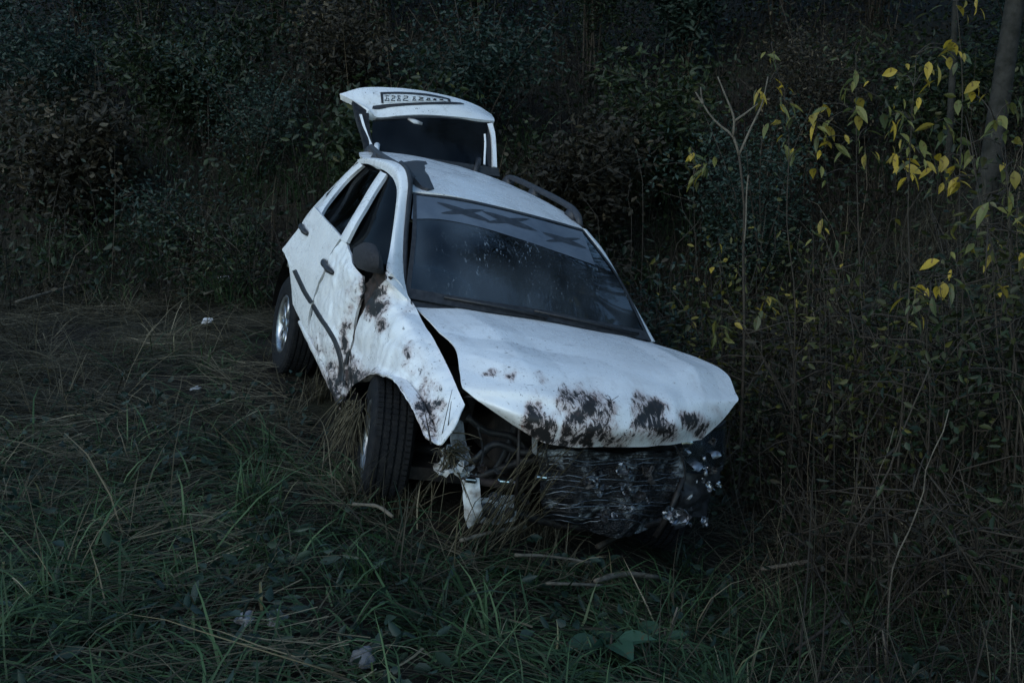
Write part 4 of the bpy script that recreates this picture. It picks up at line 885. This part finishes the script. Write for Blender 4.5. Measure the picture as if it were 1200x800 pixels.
# shrubs close to the car's far side
for (px, py, Yd, h, r, n, m_, lb) in ((770, 400, 7.6, 1.1, .5, 900, LEAF_M, 'small green bush growing beside the far windscreen pillar'),
        (900, 470, 6.2, .9, .5, 450, LEAF_D, 'low dark bush beside the raised corner of the bonnet'),
        (1010, 420, 6.6, 1.2, .6, 500, LEAF_B, 'brown bush under the yellow-leaved saplings beyond the bonnet'),
        (1130, 420, 6.0, 1.1, .6, 450, LEAF_D, 'dark bush at the foot of the grey tree trunk'),
        (830, 480, 6.6, 1.2, .55, 700, LEAF_Y, 'olive-leaved bush pressed against the far front wing'),
        (880, 420, 6.9, 1.8, .6, 700, LEAF_Y, 'tall olive bush round the foot of the forked branch'),
        (960, 460, 5.9, 1.3, .55, 450, LEAF_B, 'brown tangled bush in front of the straight sapling'),
        (1040, 470, 5.6, 1.6, .55, 520, LEAF_Y, 'yellowing bush under the brightest yellow leaf cluster'),
        (1120, 480, 5.2, 1.3, .55, 420, LEAF_D, 'dark tangled bush in front of the thin trunk'),
        (1190, 480, 5.0, 1.7, .55, 520, LEAF_Y, 'yellowing bush below the leaning grey trunk'),
        (1080, 560, 4.6, .7, .5, 160, LEAF_B, 'low brown tangle behind the kinked dry stalk'),
        (960, 580, 5.0, .6, .45, 160, LEAF_D, 'low dark tangle below the raised bonnet corner'),
        (1180, 600, 4.3, .7, .5, 160, LEAF_D, 'low dark bush beside the upright stub'),
        (690, 250, 9.2, 1.0, .6, 800, LEAF_B, 'brown bush behind the far roof rail'),
        (280, 300, 9.4, .75, .6, 900, LEAF_D, 'low grassy green bush left of the rear door'),
        (190, 270, 10.4, .9, .6, 900, LEAF_M, 'low blue-green bush beyond the flattened grass')):
    q = at(px, py, Yd); shrub(q.x, q.y, h, r, n, m_, lb, .055, 'bush', 11)

# trees: trunks in view on the right, crowns reaching over the bank
def tree(base, lean, h, r0, label, crown=9000):
    x, y = base; z = g1(x, y); root = empty('tree', (x, y, z)); mb = MB()
    q = catmull([P((0, 0, -.3)), P((lean[0] * .25, lean[1] * .25, h * .3)), P((lean[0] * .6, lean[1] * .6, h * .65)), P((lean[0], lean[1], h))], 16)
    mb.tube(q, [r0 * (1.15 - i / 16) for i in range(16)], 10); mb.build('trunk', BARK, root)
    mb = MB(); pp = []
    for k in range(26):
        i = int(RNG.integers(6, 15)); w = RNG.uniform(0, 6.28); L = RNG.uniform(1.0, 2.4) * (1.2 - i / 22)
        d = P((math.cos(w), math.sin(w), RNG.uniform(.1, .7))); e_ = q[i] + d * L
        mb.tube(catmull([q[i], q[i] + d * L * .5 + P((0, 0, .1)), e_], 6), [.05 - .008 * j for j in range(6)], 5)
        for t in (.45, .7, 1): pp.append(np.array(tuple(q[i] + d * L * t)) + RNG.normal(0, .33, (crown // 78, 3)))
    mb.build('branches', BARK, root); pp = np.concatenate(pp); N = len(pp)
    leaves('crown', pp, RNG.uniform(.07, .14, N), RNG.uniform(.04, .08, N), LEAF_D, root)
    tag(root, label, 'tree')
q = at(1150, 200, 8.0); tree((q.x, q.y), (.9, .3, 0), 7.5, .075, 'grey leaning tree trunk behind the yellow-leaved saplings')
q = at(1116, 150, 9.5); tree((q.x, q.y), (-.1, .3, 0), 6.5, .03, 'thin grey tree trunk beside the thicker leaning trunk', 5000)
tree((5.4, 8.6), (-1.6, -1.2, 0), 8.0, .09, 'tall dark tree leaning over the bank beyond the saplings', 9000)

# leafless and leafy stems on the right bank
def stem_path(pts, Yd):
    q = [at(x, y, Yd) for x, y in pts]; b = q[0]; gz = g1(b.x, b.y)
    if b.z > gz: q = [P((b.x, b.y, gz - .05))] + q
    return q
def leaf_mesh(name, mat, L, W):
    n = 6; vv = []; ff = []
    for i in range(n + 1):
        u = i / n; w_ = W * math.sin(math.pi * min(1, u * 1.02) ** .85) * .5; dz = -.22 * L * u * u
        vv += [(L * u, -w_, dz + w_ * .35), (L * u, 0, dz), (L * u, w_, dz + w_ * .35)]
    for i in range(n):
        b = 3 * i; ff += [(b, b + 1, b + 4, b + 3), (b + 1, b + 2, b + 5, b + 4)]
    me = bpy.data.meshes.new(name); me.from_pydata(vv, [], ff); me.materials.append(mat); me.update(); return me
LM = {'y': [leaf_mesh('leaf', LY, .095, .036), leaf_mesh('leaf', LY, .08, .04)], 'g': [leaf_mesh('leaf', LG, .09, .034), leaf_mesh('leaf', LG, .11, .036)], 'o': [leaf_mesh('leaf', LO, .085, .032)]}
def sapling(pts, Yd, clusters, label, r0=.007, name='sapling', group='yellow-leaved saplings', per=(3, 6), sc=.86):
    q = stem_path(pts, Yd); b = q[0]; root = empty(name, tuple(b)); loc = [v - b for v in q]
    path = catmull(loc, 18); mb = MB(); mb.tube(path, [r0 * (1 - .045 * i) for i in range(18)], 6)
    spots = []
    for cl in clusters:
        x, y = cl[0], cl[1]; kind = cl[2] if len(cl) > 2 else 'g'
        e_ = at(x, y, Yd + random.uniform(-.25, .25)) - b
        i = min(range(3, 18), key=lambda j: (path[j] - e_).length + max(0, path[j].z - e_.z) * .7)
        mb.tube(catmull([path[i], path[i].lerp(e_, .5) + P((0, 0, .025)), e_], 6), [.0035, .003, .0028, .0025, .002, .0018], 4)
        spots.append((e_, kind))
    mb.build('stem', STEMM, root)
    for e_, kind in spots:
        for k in range(random.randint(*per)):
            o = bpy.data.objects.new('leaf', random.choice(LM[kind if random.random() < .6 else random.choice('yygo')])); COL.objects.link(o); o.parent = root
            o.location = e_ + P((random.gauss(0, .03), random.gauss(0, .03), random.gauss(0, .03)))
            o.rotation_euler = (random.gauss(0, .6), random.uniform(.1, 1.35), random.uniform(0, 6.28)); s_ = random.uniform(.5, 1.35) * sc; o.scale = (s_, s_ * random.uniform(.7, 1.25), s_)
    tag(root, label, 'sapling', group); return root
sapling([(1012, 420), (1008, 330), (1004, 200), (1003, 62)], 5.7, [(1000, 88), (1006, 105), (968, 122, 'y'), (955, 140, 'y'), (1016, 150), (995, 165), (963, 162, 'y'), (1006, 178), (1000, 130), (972, 140), (966, 205), (985, 170)], 'straight sapling with paired drooping yellow-green leaves beyond the bonnet')
sapling([(1066, 330), (1064, 250), (1068, 150), (1074, 64)], 5.2, [(1058, 90, 'y'), (1105, 52, 'y'), (1112, 60, 'y'), (1095, 74, 'y'), (1048, 145), (1060, 165), (1056, 192, 'y'), (1072, 205, 'y'), (1052, 182, 'y'), (1070, 140), (1085, 85, 'y'), (1045, 135), (1078, 180), (1066, 118)], 'sapling with the brightest yellow leaf cluster')
sapling([(1128, 380), (1124, 230), (1128, 100), (1121, 2)], 5.4, [(1098, 142), (1110, 150), (1118, 192, 'y'), (1104, 190, 'y'), (1126, 212, 'y'), (1140, 6, 'y'), (1112, 200, 'y'), (1130, 170), (1120, 60, 'o'), (1108, 12, 'o')], 'tall thin sapling with curling leaves in front of the thin trunk')
sapling([(1188, 420), (1184, 310), (1180, 210), (1166, 142)], 5.0, [(1168, 145), (1176, 160), (1138, 168), (1146, 105, 'y'), (1194, 196), (1160, 240, 'y'), (1150, 282), (1166, 292, 'y'), (1190, 262), (1180, 230), (1196, 300), (1140, 110), (1172, 330, 'y'), (1186, 120, 'o')], 'bushy sapling with olive and yellow leaves below the leaning trunk')
sapling([(932, 360), (922, 260), (924, 150), (904, 52)], 6.0, [(905, 58, 'g'), (902, 96, 'y'), (912, 120), (924, 166, 'g'), (932, 180), (918, 100, 'y'), (915, 145, 'o')], 'sapling with pale green tip beside the bare forked branch')
sapling([(846, 420), (845, 330), (843, 285)], 6.6, [(842, 284, 'y'), (851, 297, 'y'), (838, 302, 'g'), (845, 325, 'y')], 'small sprig with a few yellow leaves above the bonnet corner', .004, per=(1, 2))
sapling([(824, 400), (815, 290), (812, 182)], 6.8, [(806, 183), (820, 205, 'g'), (826, 196), (832, 190), (818, 190, 'y')], 'thin stalk with a ragged olive leaf tuft left of the forked branch', .004)
sapling([(968, 420), (964, 300), (962, 250)], 5.9, [(962, 253, 'y'), (955, 282), (972, 292, 'o'), (980, 312), (992, 316, 'y'), (1000, 322), (970, 320, 'o')], 'short stem with one bright yellow leaf at its tip', .005, per=(1, 3))
sapling([(890, 470), (893, 400), (896, 346)], 6.2, [(894, 346), (902, 355, 'o'), (886, 362, 'o'), (842, 385, 'g'), (850, 372, 'o')], 'low green sprig beside the raised bonnet corner', .004)
sapling([(1090, 480), (1086, 400), (1092, 330)], 5.0, [(1090, 330, 'o'), (1075, 345, 'o'), (1102, 350, 'o'), (1110, 330), (1080, 372, 'o'), (1066, 350, 'o'), (1100, 300)], 'low olive-leaved sapling under the brightest yellow leaves', .005)
# bare forked pale branch
q = stem_path([(872, 400), (871, 300), (872, 240), (866, 182)], 6.1); b = q[0]; root = empty('bare_branch', tuple(b)); mb = MB()
mb.tube(catmull([v - b for v in q], 16), [.011 - .0003 * i for i in range(16)], 7); mb.build('lower_stem', STEMM, root); mb = MB()
F_ = at(866, 182, 6.1) - b
for pts in ([(866, 182), (859, 160), (840, 144), (824, 122), (821, 102)], [(859, 160), (860, 138), (850, 112), (841, 90)], [(866, 182), (880, 150), (893, 122), (900, 90)], [(861, 142), (875, 132), (888, 122)], [(824, 122), (815, 108)]):
    mb.tube(catmull([at(x, y, 6.1) - b for x, y in pts], 10), [.008 - .0005 * i for i in range(10)], 6)
mb.build('limb', TWIG, root); mb = MB()
mb.tube(catmull([at(x, y, 6.08) - b for x, y in ((877, 205), (875, 225), (874, 262), (872, 285))], 10), .0045, 5); mb.build('peeled_strip', TWIG, root)
for x, y in ((893, 108), (887, 104), (896, 116), (884, 112)):
    o = bpy.data.objects.new('leaf', LM['y' if x > 890 else 'o'][0]); COL.objects.link(o); o.parent = root; o.location = at(x, y, 6.1) - b; o.rotation_euler = (random.gauss(0, .5), random.uniform(.3, 1.3), random.uniform(0, 6.28))
tag(root, 'bare pale forked branch standing among the weeds', 'branch')

# tall bent dry stalks
def stalk(pts, Yd, label, r=.006, mat=TWIG, name='dry_stalk'):
    q = stem_path(pts, Yd); b = q[0]; mb = MB(); mb.tube(catmull([v - b for v in q], 14), [r * (1 - .04 * i) for i in range(14)], 6)
    o = mb.build(name, mat); o.location = b; tag(o, label, 'stalk', 'dry stalks on the right bank')
stalk([(1046, 666), (1066, 620), (1084, 570), (1086, 542), (1102, 515), (1112, 480)], 4.3, 'pale kinked dry stalk rising at the foot of the right bank', .0045)
stalk([(995, 640), (1014, 600), (1040, 555), (1060, 500), (1090, 430)], 4.7, 'long brown stalk leaning across the dark hollow', .007, STEMM)
stalk([(1028, 560), (1040, 530), (1048, 500)], 4.9, 'short thin stalk crossing the long brown stalk', .003)
stalk([(1184, 770), (1184, 740), (1186, 708)], 3.6, 'upright stub of stalk at the foot of the dark bank', .004)
for i, (x, y, yd, dx, h) in enumerate(((700, 250, 8.6, 6, 90), (752, 190, 8.4, -3, 120), (740, 250, 8.0, -8, 60), (786, 330, 7.4, 12, 120), (812, 330, 7.2, 4, 150), (903, 400, 6.6, -10, 150), (950, 420, 6.4, 8, 210), (985, 420, 6.0, -20, 170), (1038, 420, 5.8, 18, 230), (1100, 440, 5.4, -25, 170), (1150, 440, 5.2, 16, 240), (1020, 470, 5.2, 30, 170), (930, 480, 5.6, 24, 150))):
    stalk([(x, y), (x + dx * .4 + random.gauss(0, 12), y - h * .35), (x + dx * 1.5 + random.gauss(0, 14), y - h * .7), (x + dx * 2 + random.gauss(0, 22), y - h * random.uniform(.8, 1))], yd, 'thin brown upright weed stalk on the right bank', .0035, STEMM, 'weed_stalk')

# sticks and straws on the ground
def stick(a_, b_, r, label, lift=.03, mat=TWIG, mid=None):
    lift += .05; r *= 1.25
    A, B = ground(*a_, lift), ground(*b_, lift); m_ = (A + B) / 2 + P((random.gauss(0, .02), random.gauss(0, .02), .01)); b = A.copy(); b.z -= lift
    mb = MB(); q = catmull([A - b, m_ - b, B - b], 10); mb.tube(q, [r * random.uniform(.75, 1.1) for _ in range(10)], 7); o = mb.build('stick', mat); o.location = b
    tag(o, label, 'stick')
stick((697, 713), (770, 706), .010, 'short thick pale straw lying in front of the radiator', .07)
stick((890, 696), (1014, 682), .010, 'long pale stick lying in the grass below the bonnet corner', .08)
stick((540, 669), (616, 652), .007, 'thin straw under the hanging bumper corner', .08)
stick((414, 625), (461, 641), .007, 'pale straw in the grass beside the front tyre', .08)
stick((604, 684), (690, 690), .006, 'slender bent straw lying across the matted stems', .07)
stick((640, 715), (705, 716), .006, 'dull straw parallel to the thick pale straw', .06)
stick((930, 800), (986, 752), .007, 'slanting green-brown stick in the dark grass', .09, STEMM)
stick((700, 668), (775, 632), .012, 'brown curved twig under the radiator', .06, STEMM)
stick((20, 372), (118, 345), .012, 'long dry stem lying at the edge of the flattened grass', .08)
stick((240, 365), (312, 343), .008, 'dry stem lying behind the rear wheel', .10)
def stub(a_, b_, r, label):
    A = ground(*a_); B = at(*b_, A.y); mb = MB(); mb.tube([P((0, 0, -.05)), (B - A) * .5, B - A], [r, r * .95, r * .7], 7); o = mb.build('broken_stub', TWIG); o.location = A; tag(o, label, 'stub')
stub((781, 752), (794, 711), .006, 'pale pointed stub sticking up in front of the radiator')
stub((1030, 790), (1026, 742), .005, 'shorter of two pale stubs standing in the grass')
stub((1042, 788), (1034, 738), .006, 'thicker of two pale stubs standing in the grass')

# dry stalk bundle thrown over the bumper and tufts caught in the wreck
def tuft(name, specs, label, mat=GRASS_D):
    P0, L, W_, AZ, LE, CU = [], [], [], [], [], []
    vv = MB(); base = specs[0][0]
    for (a_, b_, sag) in specs:
        q = catmull([a_ - base, (a_ + b_) / 2 - base + P((0, 0, sag)), b_ - base], 7); w_ = random.uniform(.0022, .0042)
        vv.tube(q, [w_ * (1.1 - .12 * i) for i in range(7)], 3, False)
    me = bpy.data.meshes.new(name); me.from_pydata([tuple(q) for q in vv.v], [], vv.f); me.update()
    tn = np.repeat(RNG.beta(1.6, 1.6, len(specs)), 21); attr(me, 'tint', tn)
    o = link(name, me, mat); o.location = base; tag(o, label, 'dry grass'); return o
sp_ = []
for k in range(58):
    t = random.random(); a_ = ground(555 + random.gauss(0, 26), 645 + random.gauss(0, 12)); b_ = M @ V(690 + random.gauss(0, 30), 500 + random.gauss(0, 22), 'x', .72 + random.gauss(0, .04))
    b_ = a_.lerp(b_, random.uniform(.3, 1.0)); b_ += P((random.gauss(0, .03), random.gauss(0, .03), random.gauss(0, .03))); sp_.append((a_, b_, random.gauss(.03, .05)))
tuft('stalk_bundle', sp_, 'bundle of long dry stalks leaning across the smashed bumper')
sp_ = []
for k in range(70):
    c = M @ V(528 + random.gauss(0, 5), 533 + random.gauss(0, 8), 'x', .60); w = random.uniform(0, 6.28); L = random.uniform(.04, .15)
    sp_.append((c, c + P((math.cos(w) * L * .8, -.03 + random.gauss(0, .05), -abs(random.gauss(.2, .6)) * L + random.choice((0, .4)) * L)), random.gauss(0, .02)))
tuft('grass_tuft', sp_, 'tuft of muddy straw caught at the end of the front wing')
sp_ = []
for k in range(150):
    c = M @ V(412 + random.gauss(0, 8), 478 + random.gauss(0, 8), 'y', -.80); w = random.uniform(0, 6.28); L = random.uniform(.1, .33)
    sp_.append((c, c + P((math.cos(w) * L * .45 - .03, -.05 + random.gauss(0, .05), -L * random.uniform(.5, 1.2))), random.gauss(0, .02)))
tuft('grass_tuft', sp_, 'tuft of dry grass hanging behind the front tyre')
sp_ = []
for (a_, b_) in (((512, 540), (530, 456)), ((520, 545), (529, 470)), ((505, 520), (497, 480))):
    sp_.append((M @ V(*a_, 'x', .63), M @ V(*b_, 'x', .62), .01))
tuft('stem_pair', sp_, 'few thin stems standing against the front wing', WEED)
# clumps of rank grass
def rank_tuft(px, py, n, L, label, mat=GRASS_G, wid=.009):
    c = ground(px, py); root_z = c.z; p0 = np.c_[RNG.normal(0, .05, n), RNG.normal(0, .05, n), np.zeros(n) - .01]
    o = blades('grass_clump', p0, RNG.uniform(.5, 1, n) * L, RNG.uniform(.6, 1.2, n) * wid, RNG.uniform(0, 6.28, n), np.abs(RNG.normal(.35, .2, n)), RNG.uniform(.12, .4, n), mat)
    o.location = c; tag(o, label, 'grass clump')
rank_tuft(300, 600, 90, .34, 'rank green grass clump left of the front tyre')
rank_tuft(545, 735, 16, .42, 'few broad grass blades crossing below the bumper corner', wid=.014)
rank_tuft(100, 640, 60, .3, 'green grass clump at the edge of the flattened straw')
rank_tuft(420, 690, 50, .30, 'green grass clump beside the pale stone')
rank_tuft(215, 318, 70, .45, 'pale bent grass clump hanging over the dark hollow', GRASS_D)
rank_tuft(255, 312, 60, .5, 'dry grass clump nearest the rear door', GRASS_D)
rank_tuft(428, 592, 110, .30, 'straw clump pressed under the front tyre', GRASS_D, .006)
rank_tuft(475, 600, 110, .28, 'straw clump between the front tyre and the bumper corner', GRASS_D, .006)
rank_tuft(336, 428, 120, .34, 'straw clump beside the rear tyre', GRASS_D, .006)
rank_tuft(372, 470, 90, .26, 'straw clump under the sill', GRASS_D, .006)
rank_tuft(640, 640, 110, .30, 'straw clump under the radiator', GRASS_D, .006)
rank_tuft(185, 306, 90, .65, 'tall arching grass clump on the bank above the pale scrap', GRASS_G, .010)
rank_tuft(235, 298, 90, .7, 'tall tan grass clump spilling down the bank', GRASS_D, .009)
rank_tuft(290, 305, 90, .6, 'tall green grass clump beside the dry clump near the rear door', GRASS_G, .010)
rank_tuft(60, 315, 80, .5, 'drooping grass clump at the edge of the dark hollow', GRASS_G, .009)
# broad leaves
def dock(px, py, n, s, label):
    c = ground(px, py); root = empty('dock_plant', tuple(c)); me = leaf_mesh('leaf', DOCK, .17, .11)
    MB().tube([P((0, 0, -.02)), P((.01, 0, .05)), P((.015, .01, .1))], [.008, .006, .004], 6).build('stem', STEMM, root)
    for k in range(n):
        o = bpy.data.objects.new('leaf', me); COL.objects.link(o); o.parent = root; w = k * 6.28 / n + random.gauss(0, .3)
        o.location = (.02 * math.cos(w), .02 * math.sin(w), .06 + .02 * k / n); o.rotation_euler = (random.gauss(0, .3), random.uniform(-.5, -.1), w); q = s * random.uniform(.7, 1.1); o.scale = (q, q, q)
    tag(root, label, 'plant')
dock(712, 775, 6, .9, 'broad-leaved green dock plant in the foreground grass')
dock(775, 765, 4, .7, 'smaller dock plant beside the broad-leaved one')
dock(930, 770, 5, .6, 'low leafy weed beside the slanting stick')
# stones and scraps
def lump(px, py, s, label, mat=STONE, name='stone', flat=.7, cat='stone', lift=.3):
    import bmesh
    c = ground(px, py); bm = bmesh.new(); bmesh.ops.create_icosphere(bm, subdivisions=3, radius=1)
    for v in bm.verts:
        k = 1 + .6 * noise.noise(v.co * 1.3 + P((px, py, 0))) + .12 * noise.noise(v.co * 4 + P((py, px, 0))); v.co = P((v.co.x * s * k, v.co.y * s * k * .8, v.co.z * s * flat * k))
    me = bpy.data.meshes.new(name); bm.to_mesh(me); bm.free(); o = link(name, me, mat, None, name == 'stone'); o.location = c + P((0, 0, s * lift)); o.rotation_euler = (.2, .1, px); tag(o, label, cat)
lump(426, 788, .042, 'pale angular stone lying in the foreground grass', STONE, 'stone', .6, 'stone', 1.2)
lump(288, 738, .04, 'dull grey flat stone half hidden in grass', PRIMER, 'stone', .5, 'stone', .9)
lump(325, 738, .04, 'second grey flat stone beside the half hidden one', PRIMER, 'stone', .5, 'stone', .9)
lump(244, 392, .05, 'small white plastic scrap on the flattened grass', SCRAP, 'plastic_scrap', .35, 'scrap', 2.2)
lump(264, 334, .05, 'crumpled pale scrap under the bank', SCRAP, 'plastic_scrap', .4, 'scrap', 1.2)
lump(230, 470, .03, 'tiny grey scrap on the matted straw', PRIMER, 'plastic_scrap', .4, 'scrap', 2.5)
lump(945, 650, .10, 'black strip of bumper lying below the bonnet corner', BLACK, 'bumper_scrap', .25, 'car scrap', .6)
